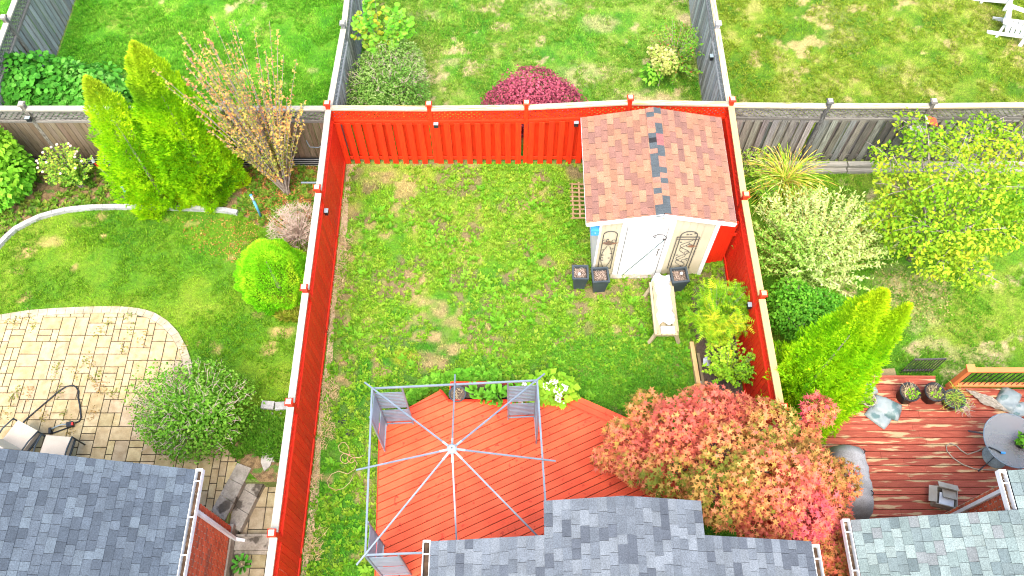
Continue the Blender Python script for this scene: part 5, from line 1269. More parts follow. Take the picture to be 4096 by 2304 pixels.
# tarp covered timber bench
bn = thing('covered_bench', P(2665, 1290), 'low timber bench partly covered by a white torn plastic sheet', 'bench')
x0, x1 = P(2640, 1370, .4).x, P(2712, 1370, .4).x; y0, y1 = 7.72, 9.15
xl = P(2618, 1290, .42).x
beam('rail', bn, (xl, 7.75, .42), (xl - .02, 9.05, .42), .05, .09, M['timber'], color=(1.1, 1.1, 1.1)); beam('rail', bn, (xl + .50, 7.85, .36), (xl + .48, 9.05, .36), .05, .09, M['timber'], color=(1, 1, 1))
for yy in (7.82, 9.0):
    beam('leg', bn, (xl - .10, yy - .08, 0), (xl + .04, yy, .44), .07, .06, M['timber'], color=(1, 1, 1)); beam('leg', bn, (xl + .58, yy - .08, 0), (xl + .44, yy, .40), .07, .06, M['timber'], color=(1, 1, 1))
    beam('crosspiece', bn, (xl + .0, yy, .32), (xl + .52, yy, .32), .07, .07, M['timber'], color=(.95, .95, .95))
for i in range(4): beam('seat_slat', bn, (xl + .08 + i * .115, 7.76, .40), (xl + .08 + i * .115, 9.1, .40), .10, .03, M['timber'], color=rc(1, .1))
tp = thing('tarp', (xl + .28, 8.4, .44), 'crumpled white plastic sheet draped over the timber bench', 'tarp')
nx, ny = 14, 26; V = []; Fs = []
rg = np.random.default_rng(3)
for j in range(ny):
    for i in range(nx):
        u = i / (nx - 1); v_ = j / (ny - 1); yy = 7.98 + v_ * 1.22; wd = .40 + .06 * math.sin(v_ * 9) + (.05 if .35 < v_ < .6 else 0)
        xx = xl + .26 + (u - .5) * wd + .015 * math.sin(v_ * 23 + u * 5); edge = abs(u - .5) * 2
        zz = .47 + .09 * (1 - edge ** 3) + .022 * math.sin(u * 7 + v_ * 13) + .016 * math.sin(v_ * 31 + u * 11) - (.22 * edge ** 5) + rg.normal(0, .006); V.append((xx, yy + .03 * math.sin(u * 8), zz))
for j in range(ny - 1):
    for i in range(nx - 1): Fs.append((j * nx + i, j * nx + i + 1, (j + 1) * nx + i + 1, (j + 1) * nx + i))
o = obj('sheet', mesh_py('sheet', V, Fs, M['tarp'], False), tp); md = o.modifiers.new('solid', 'SOLIDIFY'); md.thickness = .006
mb = MB(); mb.box((xl + .27, 7.86, .46), (.30, .16, .07), None); mb.box((xl + .27, 7.86, .515), (.22, .12, .03)); tag(mb.build('box_lid', M['tarp']), 'white ribbed plastic lid on the bare bench end', 'lid')
# raised bed timbers
a = P(2766, 1368, .12); b = P(2795, 1580, .12)
beamo = beam('timber_edging', None, (a.x, a.y, .07), (b.x + .05, b.y - .3, .07), .09, .14, M['newwood'], color=(1, 1, 1)); tag(beamo, 'pale timber edging the raised bed by the red maple', 'timber')
beamo = beam('timber_edging', None, (a.x + .13, a.y - .25, .05), (b.x + .16, b.y - .3, .05), .06, .08, M['timber'], color=(.6, .55, .5)); tag(beamo, 'thin dark timber inside the raised bed edging', 'timber')
c = P(2823, 1450); mb = MB(); mb.add([(c.x - .08, c.y - .08, .02), (c.x + .07, c.y - .10, .03), (c.x + .10, c.y + .02, .05), (c.x + .03, c.y + .12, .10), (c.x - .07, c.y + .05, .12), (c.x, c.y, .16)], [(0, 1, 5), (1, 2, 5), (2, 3, 5), (3, 4, 5), (4, 0, 5), (4, 3, 2, 1, 0)]); tag(mb.build('rock', M['tarp']), 'white rock in the dark raised bed soil', 'rock')
# cord on the lawn
Z4 = lambda x, y: P(1280 + x * .5893, 1450 + y * .5893, .03)
cp = [(300, 630), (270, 648), (235, 650)]
cp += [(215 + 26 * math.cos(a), 655 + 30 * math.sin(a)) for a in np.linspace(0, 6.0, 12)] + [(175 + 36 * math.cos(a), 655 + 34 * math.sin(a)) for a in np.linspace(0, 6.0, 12)]
cp += [(200, 615), (198, 580), (175, 550), (150, 546), (128, 570), (135, 605), (180, 625), (230, 650), (255, 690), (235, 730), (190, 760), (130, 742), (80, 760), (50, 810), (65, 850), (110, 870), (160, 858), (205, 820), (240, 750)]
mb = MB(); mb.tube([Z4(*q) + Vector((0, 0, .03 + .012 * (i % 3))) for i, q in enumerate(cp)], .007, 5); tag(mb.build('string_line', M['cord'], None, True), 'thin pinkish cord lying in loops on the grass by the deck', 'cord')
for px, py, lab in ((1374, 1686, 'dark clump of wet leaves near the coiled cord'), (1396, 1737, 'small dark clod closer to the coiled cord')):
    c = P(px, py); mb = MB()
    for _ in range(26): 
        q = c + Vector((random.gauss(0, .05), random.gauss(0, .05), random.uniform(.02, .06))); mb.add([q, q + Vector((random.uniform(-.06, .06), random.uniform(-.06, .06), .02)), q + Vector((random.uniform(-.06, .06), random.uniform(-.06, .06), .0))], [(0, 1, 2)])
    tag(mb.build('leaf_clump', M['black']), lab, 'clump', kind='stuff')
# planter box plants
def big_leaf(parent, p, az, size, c, m=None):
    k = 9; V = [(0, 0, 0)]; 
    for i in range(k):
        a = math.pi * (.12 + 1.76 * i / (k - 1)) - math.pi / 2; r = 1 + (.12 if i % 2 else -.08)
        V.append((math.sin(a + math.pi / 2) * 0 + math.cos(a + math.pi) * r * .5, .5 + math.sin(a + math.pi) * r * .5, .06 if i % 2 else -.02))
    V = [Vector(v) * size for v in V]; R = Matrix.Rotation(az, 3, 'Z') @ Matrix.Rotation(random.uniform(-.1, .5), 3, 'X') @ Matrix.Rotation(random.uniform(-.3, .3), 3, 'Y')
    me = mesh_np('leaf', np.array([p + R @ v for v in V]), np.array([(0, i + 1, i + 2) for i in range(k - 1)]), M['leaf'], np.array([c] * (k + 1)))
    o = obj('leaf', me, parent); return o
hp = thing('hollyhock_plant', (-.25, 6.42, .26), 'large round leaved green plants filling the deck planter box', 'plant')
mb = MB()
for i in range(58):
    px = random.uniform(1880, 2150); py = random.uniform(1548, 1600); z = random.uniform(.34, .62); p = P(px, py, z); sz = random.uniform(.13, .24); az = random.uniform(0, 6.28)
    kk = random.uniform(.8, 1.25); big_leaf(hp, p, az, sz, (.14 * kk, .42 * kk, .03 * kk)); mb.tube([(p.x * .98, min(max(p.y, 6.33), 6.6), .24), (p.x, p.y, z)], .006, 4, .004)
mb.build('stem', mat('green_stem', (.12, .22, .04)), hp)
b = P(2190, 1575, .26); t = thing('hydrangea', Vector((b.x, b.y, .0)), 'yellow green hydrangea with white flower heads at the planter box end', 'shrub')
crown('crown', t, [(b.x + .0, b.y + .02, .45, .48, .34, .28), (b.x + .3, b.y, .4, .3, .3, .25), (b.x - .3, b.y, .45, .28, .28, .25)], 620, .15, [(.10, .26, .012), (.18, .33, .02), (.28, .38, .03)], 'oval', wid=1.5, seed=6, flat=.6)
M['white_petal'] = mat('cream_petals', (.62, .58, .45), (.78, .74, .62), 35, .8, bump=.4)
for px, py in ((2157, 1530), (2178, 1537), (2205, 1526), (2222, 1530), (2218, 1556), (2232, 1568), (2262, 1556), (2243, 1580), (2188, 1552), (2258, 1546), (2228, 1595), (2240, 1606), (2100, 1540), (2066, 1575), (2080, 1600)):
    p = P(px, py, .68); mb = MB()
    for k in range(9): q = p + Vector((random.gauss(0, .03), random.gauss(0, .03), random.gauss(0, .018))); mb.lathe(q, [(.001, -.018), (.02, -.006), (.02, .008), (.001, .018)], 5)
    mb.build('flower_head', M['white_petal'], t)
b = P(1832, 1590, .26); t = thing('flower_pot', (b.x, b.y, .26), 'round dark pot with dry stems at the planter box corner', 'pot')
mb = MB(); mb.lathe(b, [(.12, 0), (.17, .20), (.185, .20), (.185, .235), (.165, .235), (.155, .17), (.001, .17)], 18); mb.build('pot', M['slate'], t, True)
mb = MB(); mb.lathe(b, [(.156, .172), (.001, .185)], 18); mb.build('soil', M['soil'], t)
mb = MB()
for i in range(40): p = b + Vector((random.uniform(-.1, .1), random.uniform(-.1, .1), .18)); mb.tube([p, p + Vector((random.uniform(-.08, .08), random.uniform(-.08, .08), random.uniform(.02, .12)))], .004, 3, .002, False)
tag(mb.build('dead_stems', M['straw'], t), kind='stuff')
weeds(700, [P2(1590, 1650), P2(1600, 1600), P2(1700, 1530), P2(1830, 1490), P2(1990, 1480), P2(2000, 1535), P2(1770, 1545), P2(1650, 1610)], [], 'bright green leafy ground plants along the deck corner', .11, [(.10, .34, .02), (.16, .42, .03), (.24, .46, .05)], 7, .05, None, 'ground_cover', 'round', .4)
wf = P(1693, 1525, .2)

# ================================================================== FENCE LIGHTS, FEEDER
def fence_light(p, d, lab):
    p = Vector(p); d = Vector((*d, 0)); t = thing('solar_light', p, lab, 'lamp')
    R = frame_of(d); box('housing', t, p + d * .05, (.07, .10, .12), M['black'], R); box('solar_panel', t, p + d * .055 + Vector((0, 0, .064)), (.085, .11, .012), M['hub'], R)
for p, d, lab in (((-1.78, 12.69, 1.55), (0, -1), 'small solar light on the red back fence near the burgundy bush'), ((1.50, 12.69, 1.60), (0, -1), 'small solar light on the red back fence beside the shed roof'),
                  ((-4.15, 10.22, 1.55), (1, 0), 'small solar light on the red side fence opposite the dead bush'), ((5.02, 7.95, 1.45), (-1, 0), 'small solar light on the red fence beside the ferny shrub'),
                  ((4.96, 14.75, 1.55), (-1, 0), 'small solar light on the lichen spotted grey fence'), ((-11.2, 12.67, 1.80), (0, -1), 'small solar light on a brown fence post near the hedge')):
    fence_light(p, d, lab)
bf = thing('bird_feeder', (9.55, 12.72, 1.45), 'grey shelf bird feeder with a red slanted roof on the grey fence', 'bird feeder')
box('tray', bf, (9.50, 12.56, 1.50), (.36, .26, .03), M['edging'], None, (1, 1, 1)); 
for dx in (-.18, .18): box('tray_rim', bf, (9.50 + dx, 12.56, 1.535), (.02, .26, .04), M['edging'], None, (1, 1, 1))
box('tray_rim', bf, (9.50, 12.43, 1.535), (.34, .02, .04), M['edging'], None, (1, 1, 1)); box('back_board', bf, (9.66, 12.70, 1.62), (.10, .02, .24), M['grey'], None, (1, 1, 1))
box('roof', bf, (9.74, 12.60, 1.76), (.30, .24, .02), mat('red_tin', (.45, .09, .04)), Matrix.Rotation(.35, 3, 'Y')); box('roof_edge', bf, (9.60, 12.60, 1.815), (.025, .245, .03), M['white'], Matrix.Rotation(.35, 3, 'Y'))
# timber sleepers at the foot of the grey fence
for k, (xx0, xx1) in enumerate(((5.6, 8.3), (8.33, 11.2), (11.23, 13.6))):
    for z_, yy, lab in ((.06, 12.42, 'lower'), (.17, 12.52, 'upper')):
        o = beam('sleeper', None, (xx0, yy, z_), (xx1, yy, z_), .13, .11, M['grey'], color=(1.5, 1.5, 1.45))
        tag(o, '%s weathered timber sleeper at the grey fence foot %s' % (lab, ('behind the arching grass clump', 'under the bird feeder', 'behind the yellow leaved tree')[k]), 'timber')

# ================================================================== LEFT YARD OBJECTS
lf = thing('low_garden_fence', (-7.5, 12.55, 0), 'low black slatted edging fence along the brown fence foot', 'fence')
box('panel', lf, (-8.4, 12.60, .17), (8.2, .02, .34), M['black'])
for z_ in (.06, .14, .22, .30): box('wire', lf, (-8.4, 12.585, z_), (8.2, .008, .008), M['edging'], None, (1, 1, 1))
for i in range(5): box('stake', lf, (-12.4 + i * 2.0, 12.575, .17), (.03, .02, .36), M['black'])
def solar_tube(px, py, top, lab):
    b = P(px, py); h = top_z(b, top); t = thing('path_light', b, lab, 'lamp')
    mb = MB(); mb.tube([b, b + Vector((0, 0, h * .78))], .030, 10); mb.build('tube', M['solar'], t, True)
    mb = MB(); mb.tube([b + Vector((0, 0, h * .78)), b + Vector((0, 0, h))], .030, 10); mb.build('clear_head', M['clear'], t, True)
    mb = MB(); mb.tube([b + Vector((0, 0, h)), b + Vector((0, 0, h + .02))], .034, 10); mb.build('cap', M['solar'], t, True)
solar_tube(1047, 871, 782, 'blue tube path light among the orange fallen leaves'); solar_tube(530, 806, 746, 'blue tube path light at the shorter cedar foot')
b = P(448, 720); tl = thing('garden_tool', b, 'small red and white handled tool leaning beside the shorter cedar', 'tool')
mb = MB(); mb.tube([b, b + Vector((-.18, .10, .42))], .014, 6); mb.build('stick', M['timber'], tl, color=(1, 1, 1)); mb = MB(); mb.tube([b + Vector((-.18, .10, .42)), b + Vector((-.24, .13, .58))], .022, 6); mb.build('grip', M['redprim'], tl); mb = MB(); mb.tube([b + Vector((-.235, .128, .56)), b + Vector((-.25, .16, .68))], .04, 8); mb.build('end', M['tarp'], tl)
c = P(500, 790); sheet('dark_soil_patch', [(c.x - .45, c.y - .05), (c.x, c.y - .16), (c.x + .5, c.y - .05), (c.x + .5, c.y + .35), (c.x - .1, c.y + .3)], .016, M['soil'])
# iron wheel against the side fence
c = Vector((-4.42, 11.75, .52)); wh = thing('iron_wheel', (c.x, c.y, 0), 'dark metal wheel ornament leaning in the bed at the red fence corner', 'ornament')
mb = MB(); mb.tube([c + Vector((-.10 * math.sin(a), .48 * math.cos(a), .50 * math.sin(a))) for a in np.linspace(0, 6.283, 26)], .024, 6, caps=False); mb.build('rim', M['steel'], wh, True)
mb = MB(); mb.tube([c + Vector((-.65, 0, -.02)), c + Vector((.05, 0, -.02))], .022, 6); mb.build('axle', M['steel'], wh)
for a in (0.4, 1.4, 2.4): mb = MB(); mb.tube([c + Vector((-.10 * math.sin(a), .47 * math.cos(a), .49 * math.sin(a))), c + Vector((.10 * math.sin(a), -.47 * math.cos(a), -.49 * math.sin(a)))], .012, 5); mb.build('spoke', M['steel'], wh)
mb = MB(); mb.tube([P(1225, 562, 1.0), P(1240, 588, .95), P(1275, 590, .95), P(1300, 575, 1.05)], .012, 5); mb.build('hook_bar', M['steel'], wh)
# patio chairs
def patio_chair(x, y, rot, lab):
    t = thing('patio_chair', (x, y, .03), lab, 'chair'); Rz = Matrix.Rotation(rot, 3, 'Z'); o = Vector((x, y, .03))
    W = lambda v: o + Rz @ Vector(v)
    def cush(nm, c, sz, rx=0):
        me = mesh_py(nm, BV, BF, M['cushion']); q = bpy.data.objects.new(nm, me); q.matrix_basis = Matrix.Translation(W(c)) @ (Rz @ Matrix.Rotation(rx, 3, 'X')).to_4x4() @ Matrix.Diagonal((*sz, 1)); link(q, t); bv = q.modifiers.new('b', 'BEVEL'); bv.width = .02; bv.segments = 3
    cush('seat_cushion', (0, 0, .46), (.54, .56, .12)); cush('back_cushion', (0, .30, .78), (.54, .12, .60), -.25)
    mb = MB()
    for sx in (-1, 1):
        mb = MB(); mb.tube([W((sx * .31, -.28, 0)), W((sx * .32, -.26, .60)), W((sx * .33, .0, .66)), W((sx * .32, .28, .62))], .018, 6); mb.build('arm', M['slate'], t, True)
        mb = MB(); mb.tube([W((sx * .29, .34, 0)), W((sx * .29, .28, .45)), W((sx * .28, .42, 1.06))], .018, 6); mb.build('rear_leg', M['slate'], t, True)
    mb = MB(); mb.box(W((0, .02, .385)), (.60, .58, .03), Rz); mb.build('seat_frame', M['slate'], t)
c = P(80, 1752, .5); patio_chair(c.x, c.y, math.pi - .45, 'cream cushioned patio chair beside the black hose end'); c = P(222, 1800, .5); patio_chair(c.x, c.y, math.pi - .08, 'cream cushioned patio chair mostly hidden under the roof edge')
hz = [(75, 1708), (100, 1682), (130, 1655), (165, 1625), (200, 1595), (235, 1565), (265, 1546), (290, 1541), (305, 1548), (314, 1565), (312, 1590), (318, 1615), (322, 1645), (324, 1670), (317, 1685), (300, 1692)]
mb = MB(); mb.tube([P(x, y, .06) for x, y in hz], .017, 6); tag(mb.build('garden_hose', M['black'], None, True), 'black hose bent in a loop on the paver patio', 'hose')
sp_ = thing('lawn_sprinkler', P(245, 1712, .04), 'black oscillating sprinkler with a silver bar on the patio', 'sprinkler')
A = [P(198, 1727, .06), P(210, 1733, .06), P(292, 1704, .06), P(272, 1693, .08)]
mb = MB(); mb.tube([A[1], A[2]], .016, 6); mb.build('base_bar', M['black'], sp_); mb = MB(); mb.tube([P(202, 1718, .08), P(225, 1706, .14), P(250, 1697, .15), P(270, 1697, .12)], .013, 6); mb.build('spray_bar', M['hub'], sp_, True)
box('motor', sp_, P(281, 1699, .09), (.13, .11, .10), M['black'], Matrix.Rotation(.25, 3, 'Z')); box('foot', sp_, P(202, 1724, .07), (.05, .13, .09), M['black'], Matrix.Rotation(.25, 3, 'Z')); box('knob', sp_, P(289, 1696, .13), (.035, .06, .035), M['redprim'], Matrix.Rotation(.25, 3, 'Z'))
# small weeds in the paver joints
pw = np.array([P2(x, y) for x, y in [(60, 1590), (125, 1575), (225, 1500), (240, 1570), (25, 1660), (180, 1670), (265, 1665), (285, 1735), (370, 1665), (375, 1520), (400, 1545), (310, 1490), (400, 1500), (415, 1555), (530, 1320), (435, 1290), (520, 1270), (735, 1395), (60, 1300), (115, 1265), (135, 1310), (390, 1335), (495, 1400), (360, 1460), (580, 1352), (235, 1465), (345, 1440), (455, 1580), (80, 1560)]])
xx = np.repeat(pw[:, 0], 26) + RNG.normal(0, .06, len(pw) * 26); yy = np.repeat(pw[:, 1], 26) + RNG.normal(0, .09, len(pw) * 26); m_ = len(xx)
nn = np.array([0, 0, 1.]) + RNG.normal(0, .3, (m_, 3)); td = RNG.normal(0, 1, (m_, 3)); cc = pal(np.repeat(RNG.random(len(pw)), 26), [(.14, .20, .03), (.24, .24, .06), (.38, .22, .09)])
V, Fc, C = scatter('narrow', np.stack([xx, yy, RNG.uniform(.045, .08, m_)], 1), basis(nn, td), .06 * RNG.uniform(.6, 1.3, m_), cc, 1.6); tag(obj('joint_weeds', mesh_leaf('joint_weeds', V, Fc, C * .7)), 'small green and brown weeds growing in the patio joints', 'weeds', kind='stuff')
t = thing('seedling', (-5.38, 3.02, HZ), 'round leaved green seedling by the foundation below the downspout', 'plant')
for k in range(5): big_leaf(t, Vector((-5.38 + .06 * math.cos(k * 1.26), 3.02 + .06 * math.sin(k * 1.26), HZ + .16)), k * 1.26 - 1.57, .17, (.10, .40, .04))
mb = MB(); mb.tube([(-5.38, 3.02, HZ), (-5.38, 3.02, HZ + .17)], .01, 5); mb.build('stem', M['straw'], t)

# ================================================================== RIGHT YARD OBJECTS
rd = thing('deck', (8.5, 4.5, 0), 'worn red deck with peeling horizontal boards', 'deck')
deck_boards(rd, RDECK, 0.0, .146, .014, RZ, M['rust'], colr=(1, .14))
sk = MB(); skirt_walls(sk, RDECK, RZ); sk.build('skirt', M['rust'], rd, color=(.8, .8, .8))
rl = thing('deck_railing', P(3790, 1545, RZ), 'orange stained railing with black balusters on the worn deck corner', 'railing')
rp = P(3792, 1548, RZ); 
po = box('post', rl, (rp.x, rp.y, RZ + .5), (.10, .10, 1.0), M['orange'], None, (1, 1, 1)); box('cap', po, (rp.x, rp.y, RZ + 1.015), (.17, .17, .03), M['orange'], None, (1.1, 1.1, 1.1))
rx2 = rp.x + 2.4
box('post', rl, (rx2, rp.y, RZ + .5), (.10, .10, 1.0), M['orange'], None, (1, 1, 1))
for z_, wd, ht in ((RZ + .93, .10, .05), (RZ + .12, .09, .05)): box('rail', rl, ((rp.x + rx2) / 2, rp.y, z_), (rx2 - rp.x - .10, wd, ht), M['orange'], None, (1, 1, 1))
for i in range(20): mb = MB(); mb.tube([(rp.x + .13 + i * .113, rp.y, RZ + .14), (rp.x + .13 + i * .113, rp.y, RZ + .91)], .010, 6); mb.build('baluster', M['black'], rl)
def round_pot(px, py, r, h, m, lab, plant, z=RZ):
    b = P(px, py, z); t = thing('flower_pot', b, lab, 'pot'); mb = MB(); mb.lathe(b, [(.001, .002), (r * .78, .002), (r, h - .03), (r * 1.06, h - .03), (r * 1.06, h), (r * .94, h), (r * .90, h - .07), (.001, h - .07)], 22); mb.build('pot', m, t, True)
    mb = MB(); mb.lathe(b, [(r * .905, h - .065), (r * .5, h - .05), (.001, h - .045)], 18); mb.build('soil', M['soil'], t, True)
    c = b + Vector((0, 0, h - .05))
    if plant == 'dry':
        mb = MB()
        for i in range(70): p = c + Vector((random.uniform(-.6, .6) * r, random.uniform(-.6, .6) * r, 0)); mb.tube([p, p + Vector((random.uniform(-.12, .12), random.uniform(-.12, .12), random.uniform(.02, .18)))], .004, 3, .002, False)
        tag(mb.build('dead_stems', M['straw'], t), kind='stuff')
        crown('leaves', t, [(c.x + .03, c.y - .05, c.z + .08, r * .5, r * .5, .06)], 40, .06, G_LIME, 'oval')
    elif plant == 'spiky': tuft(t, (c.x, c.y, c.z), 90, .18, .34, [(.10, .26, .02), (.20, .34, .03), (.34, .36, .06)], .5, .22)
    else: crown('leaves', t, [(c.x, c.y, c.z + .05, r * 1.1, r * 1.1, .10)], 120, .09, G_MID, 'oval')
    return t
round_pot(3614, 1590, .20, .34, M['black'], 'black pot of dry stems nearest the plastic bags', 'dry'); round_pot(3712, 1590, .20, .34, M['black'], 'black pot with sprouting weed, middle of the three deck pots', 'dry')
round_pot(3797, 1612, .21, .26, M['slate'], 'blue grey pot with spiky green plant by the railing post', 'spiky'); round_pot(3458, 1612, .15, .24, M['card'], 'pale pot behind the plastic bags under the cedar', 'dry')
def bag(px, py, L_, Wd, H_, rot, lab, z=RZ):
    c = P(px, py, z); R = Matrix.Rotation(rot, 3, 'Z'); nx, ny = 13, 10; V = []; Fs = []
    for s_ in (1, 0):
        for j in range(ny):
            for i in range(nx):
                u = i / (nx - 1) * 2 - 1; v_ = j / (ny - 1) * 2 - 1; f = max(0, (1 - u ** 4) * (1 - v_ ** 4)) ** .5
                q = c + R @ Vector((u * L_ / 2 * (1 - .05 * abs(v_)), v_ * Wd / 2 * (1 - .07 * u * u), 0)); q.z = z + .012 + (H_ * f * (.8 + .2 * math.sin(u * 4 + v_ * 3)) + random.uniform(0, .012) + (.008 * math.sin(u * 17 + v_ * 9)) if s_ else 0); V.append(q)
    k = nx * ny
    for j in range(ny - 1):
        for i in range(nx - 1):
            a = j * nx + i; Fs += [(a, a + 1, a + nx + 1, a + nx), (k + a + nx, k + a + nx + 1, k + a + 1, k + a)]
    ring = [i for i in range(nx)] + [j * nx + nx - 1 for j in range(1, ny)] + [(ny - 1) * nx + i for i in range(nx - 2, -1, -1)] + [j * nx for j in range(ny - 2, 0, -1)]
    for a, b in zip(ring, ring[1:] + ring[:1]): Fs.append((b, a, k + a, k + b))
    return tag(obj('soil_bag', mesh_py('soil_bag', V, Fs, M['bag'], True)), lab, 'bag')
bag(3545, 1632, .60, .42, .13, -.45, 'pale printed plastic soil bag lying beside the black pots'); bag(3512, 1668, .50, .34, .06, -.75, 'flat empty plastic bag folded under the printed soil bag'); bag(4030, 1600, .55, .42, .14, .9, 'pale plastic soil bag propped by the glass table'); bag(4075, 1640, .45, .30, .09, .2, 'small plastic bag tucked behind the glass table')
bag(3475, 1560, .32, .26, .10, .3, 'small white plastic bag by the pale pot'); 
cl_ = MB(); c = P(3945, 1608, RZ); nx = 12; V = []; Fs = []
for j in range(nx):
    for i in range(nx): u = i / (nx - 1) - .5; v_ = j / (nx - 1) - .5; V.append((c.x + u * .5 - v_ * .28, c.y + v_ * .34 - u * .18, RZ + .03 + .05 * abs(math.sin(u * 9 + v_ * 6)) + random.uniform(0, .03) + (0 if max(abs(u), abs(v_)) > .45 else .03)))
for j in range(nx - 1):
    for i in range(nx - 1): Fs.append((j * nx + i, j * nx + i + 1, (j + 1) * nx + i + 1, (j + 1) * nx + i))
o = obj('burlap_cloth', mesh_py('burlap_cloth', V, Fs, M['card'])); md = o.modifiers.new('s', 'SOLIDIFY'); md.thickness = .02; md.offset = -1; tag(o, 'crumpled beige cloth lying between the pots and bags', 'cloth')
mb = MB(); c = P(3850, 1630, RZ)
for i in range(60): a = random.uniform(0, 6.28); p = c + Vector((random.gauss(0, .05), random.gauss(0, .05), random.uniform(.01, .05))); mb.tube([p, p + Vector((math.cos(a) * .22, math.sin(a) * .22, random.uniform(-.0, .04)))], .006, 3, .003)
tag(mb.build('twig_pile', M['twig']), 'small pile of dry twigs on the worn deck', 'twigs', kind='stuff')
# barbecue under a grey cover
c = P(3425, 1905, 1.45); gq = thing('barbecue', (c.x, c.y, RZ), 'barbecue under a grey fabric cover beside the maple leaves', 'barbecue')
prof = [(-.36, .0), (-.34, .45), (-.30, .80), (-.22, 1.02), (0, 1.10), (.22, 1.02), (.30, .80), (.34, .45), (.36, .0)]; ny = 16; V = []; Fs = []
for j in range(ny):
    v_ = j / (ny - 1) * 2 - 1; e = (1 - abs(v_) ** 6); 
    for i, (x, z) in enumerate(prof): V.append((c.x + x * (.9 + .1 * e) + .015 * math.sin(j * 1.7 + i), c.y + v_ * .70 + .02 * math.sin(i * 2.0) * abs(v_), RZ + .02 + z * (.55 + .45 * e) + .012 * math.sin(j * 2.3 + i * 1.3)))
k = len(prof)
for j in range(ny - 1):
    for i in range(k - 1): Fs.append((j * k + i, (j + 1) * k + i, (j + 1) * k + i + 1, j * k + i + 1))
Fs += [tuple(range(k)), tuple(range((ny - 1) * k, ny * k))[::-1]]
obj('cover', mesh_py('cover', V, Fs, M['cover'], True), gq)
for dy in (-.35, .45): mb = MB(); mb.tube([(c.x + .18, c.y + dy - .05, RZ + 1.07), (c.x + .20, c.y + dy, RZ + 1.10), (c.x + .18, c.y + dy + .05, RZ + 1.07)], .010, 5); mb.build('handle', M['black'], gq)
# cardboard box
c = P(3765, 2000, RZ); cb = thing('cardboard_box', c, 'open grey cardboard box with papers on the worn deck', 'box'); R = Matrix.Rotation(-.25, 3, 'Z')
for v_, sz in (((0, -.17, .12), (.40, .015, .24)), ((0, .17, .12), (.40, .015, .24)), ((-.20, 0, .12), (.015, .325, .24)), ((.20, 0, .12), (.015, .325, .24))): box('side', cb, c + R @ Vector(v_), sz, M['card'], R)
box('base', cb, c + Vector((0, 0, .012)), (.38, .32, .012), M['card'], R); box('flap', cb, c + R @ Vector((-.27, 0, .26)), (.15, .32, .012), M['card'], R @ Matrix.Rotation(-.4, 3, 'Y')); box('flap', cb, c + R @ Vector((.02, .22, .26)), (.38, .14, .012), M['card'], R @ Matrix.Rotation(-.5, 3, 'X')); box('paper', cb, c + R @ Vector((.03, -.03, .16)), (.28, .24, .02), M['tarp'], R @ Matrix.Rotation(.15, 3, 'X')); box('paper', cb, c + R @ Vector((.06, .07, .215)), (.26, .18, .02), M['card'], R @ Matrix.Rotation(-.3, 3, 'X'))
# glass table
tz = RZ + .70; c = P(4050, 1762, tz); tb_ = thing('glass_table', (c.x, c.y, RZ), 'round frosted glass patio table with grey metal rim', 'table')
mb = MB(); mb.lathe((c.x, c.y, tz), [(.001, 0), (.54, 0), (.54, .008), (.001, .008)], 40); mb.build('glass_top', M['glass'], tb_)
mb = MB(); mb.tube([(c.x + .55 * math.cos(a), c.y + .55 * math.sin(a), tz) for a in np.linspace(0, 6.2832, 41)], .014, 6, caps=False); mb.build('rim', M['steel'], tb_, True)
for a in (.8, 2.35, 3.9, 5.5): mb = MB(); mb.tube([(c.x + .60 * math.cos(a), c.y + .60 * math.sin(a), RZ), (c.x + .30 * math.cos(a), c.y + .30 * math.sin(a), RZ + .40), (c.x + .48 * math.cos(a), c.y + .48 * math.sin(a), tz - .01)], .018, 6); mb.build('leg', M['steel'], tb_, True)
c2 = P(3978, 1826, RZ); ub = thing('umbrella_base', c2, 'round pale umbrella base under the glass table', 'umbrella base'); mb = MB(); mb.lathe(c2, [(.001, .06), (.06, .06), (.08, .045), (.22, .035), (.25, .005)], 28); mb.build('plate', M['edging'], ub, True, color=(.75, .85, .85)); mb = MB(); mb.tube([c2 + Vector((0, 0, .05)), c2 + Vector((0, 0, .25))], .025, 8); mb.build('tube', M['steel'], ub)
c3 = P(4078, 1775, tz + .008); round_pot(4080, 1775, .13, .22, M['black'], 'small black pot of green leaves on the glass table', 'green', tz + .009)
hz = [(3945, 1786), (3910, 1805), (3870, 1818), (3845, 1802), (3826, 1783), (3802, 1774), (3785, 1783), (3788, 1805), (3812, 1832), (3850, 1858), (3900, 1876), (3960, 1880), (4030, 1880)]
mb = MB(); mb.tube([P(x, y, RZ + .02) for x, y in hz] + [P(4060, 1885, RZ + .02)], .013, 6); tag(mb.build('garden_hose', M['hose'], None, True), 'tan hose looping on the worn deck under the glass table', 'hose')
q = P(4010, 1812, tz + .03); ng = thing('hose_nozzle', q, 'black and blue hose nozzle lying on the glass table', 'nozzle'); mb = MB(); mb.tube([P(3955, 1788, tz + .025), P(3985, 1800, tz + .03), P(4005, 1812, tz + .03)], .016, 6); mb.build('barrel', M['black'], ng, True); mb = MB(); mb.tube([P(4003, 1811, tz + .03), P(4020, 1812, tz + .03)], .024, 8); mb.build('head', M['blue'], ng)
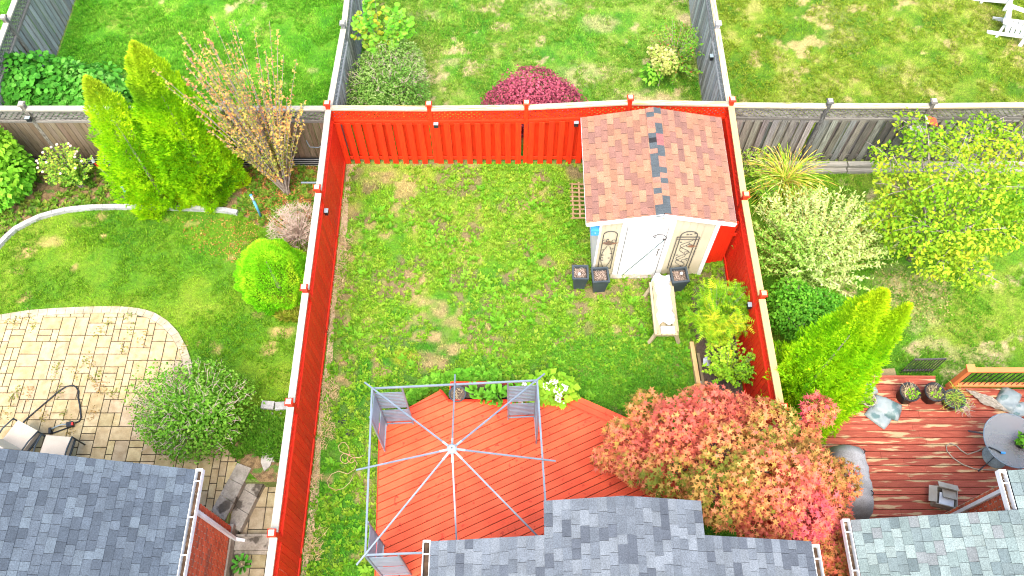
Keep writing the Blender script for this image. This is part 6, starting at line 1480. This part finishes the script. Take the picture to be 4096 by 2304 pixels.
# dark metal trellis panel standing behind the deck
tp_ = thing('metal_trellis', P(3640, 1500), 'dark metal screen standing in the grass behind the worn deck', 'screen'); a = P(3600, 1492); b = P(3720, 1490)
for z_ in (.15, .75): beam('bar', tp_, (a.x, a.y, z_), (b.x, b.y, z_), .03, .04, M['iron'])
for i in range(11): x = a.x + (b.x - a.x) * i / 10; mb = MB(); mb.tube([(x, a.y, 0), (x, a.y, .78)], .012, 5); mb.build('bar', M['iron'], tp_)
o = box('timber_block', None, P(3530, 1498, .06), (.55, .22, .11), M['timber'], Matrix.Rotation(.05, 3, 'Z'), (.7, .65, .5)); tag(o, 'weathered timber block half under the leaning cedar', 'timber')
# white garden chairs
def adirondack(x, y, rot, lab):
    t = thing('garden_chair', (x, y, 0), lab, 'chair'); R = Matrix.Rotation(rot, 3, 'Z'); o = Vector((x, y, 0)); W = lambda v: o + R @ Vector(v)
    for i in range(5): beam('seat_slat', t, W((-.27, -.30 + i * .12, .36 - i * .035)), W((.27, -.30 + i * .12, .36 - i * .035)), .10, .022, M['white'])
    for i in range(5): h = .66 - .05 * abs(i - 2); beam('back_slat', t, W((-.24 + i * .12, .22, .24)), W((-.26 + i * .13, .22 + h * .45, .24 + h)), .11, .02, M['white'], up=R @ Vector((0, -1, .4)))
    for s_ in (-1, 1):
        beam('arm', t, W((s_ * .34, -.40, .56)), W((s_ * .34, .42, .56)), .14, .025, M['white']); beam('front_leg', t, W((s_ * .33, -.30, 0)), W((s_ * .33, -.30, .55)), .03, .10, M['white'], up=R @ Vector((0, 1, 0))); beam('side_rail', t, W((s_ * .29, -.36, .33)), W((s_ * .29, .62, .04)), .025, .11, M['white']); beam('rear_leg', t, W((s_ * .315, .34, .0)), W((s_ * .315, .34, .56)), .03, .07, M['white'], up=R @ Vector((0, 1, 0)))
    beam('back_rail', t, W((-.30, .43, .60)), W((.30, .43, .60)), .03, .08, M['white'])
adirondack(13.75, 17.05, 1.05, 'white slatted garden chair on the dry lawn, in full view'); adirondack(13.65, 18.35, 1.1, 'white slatted garden chair behind its twin on the dry lawn')
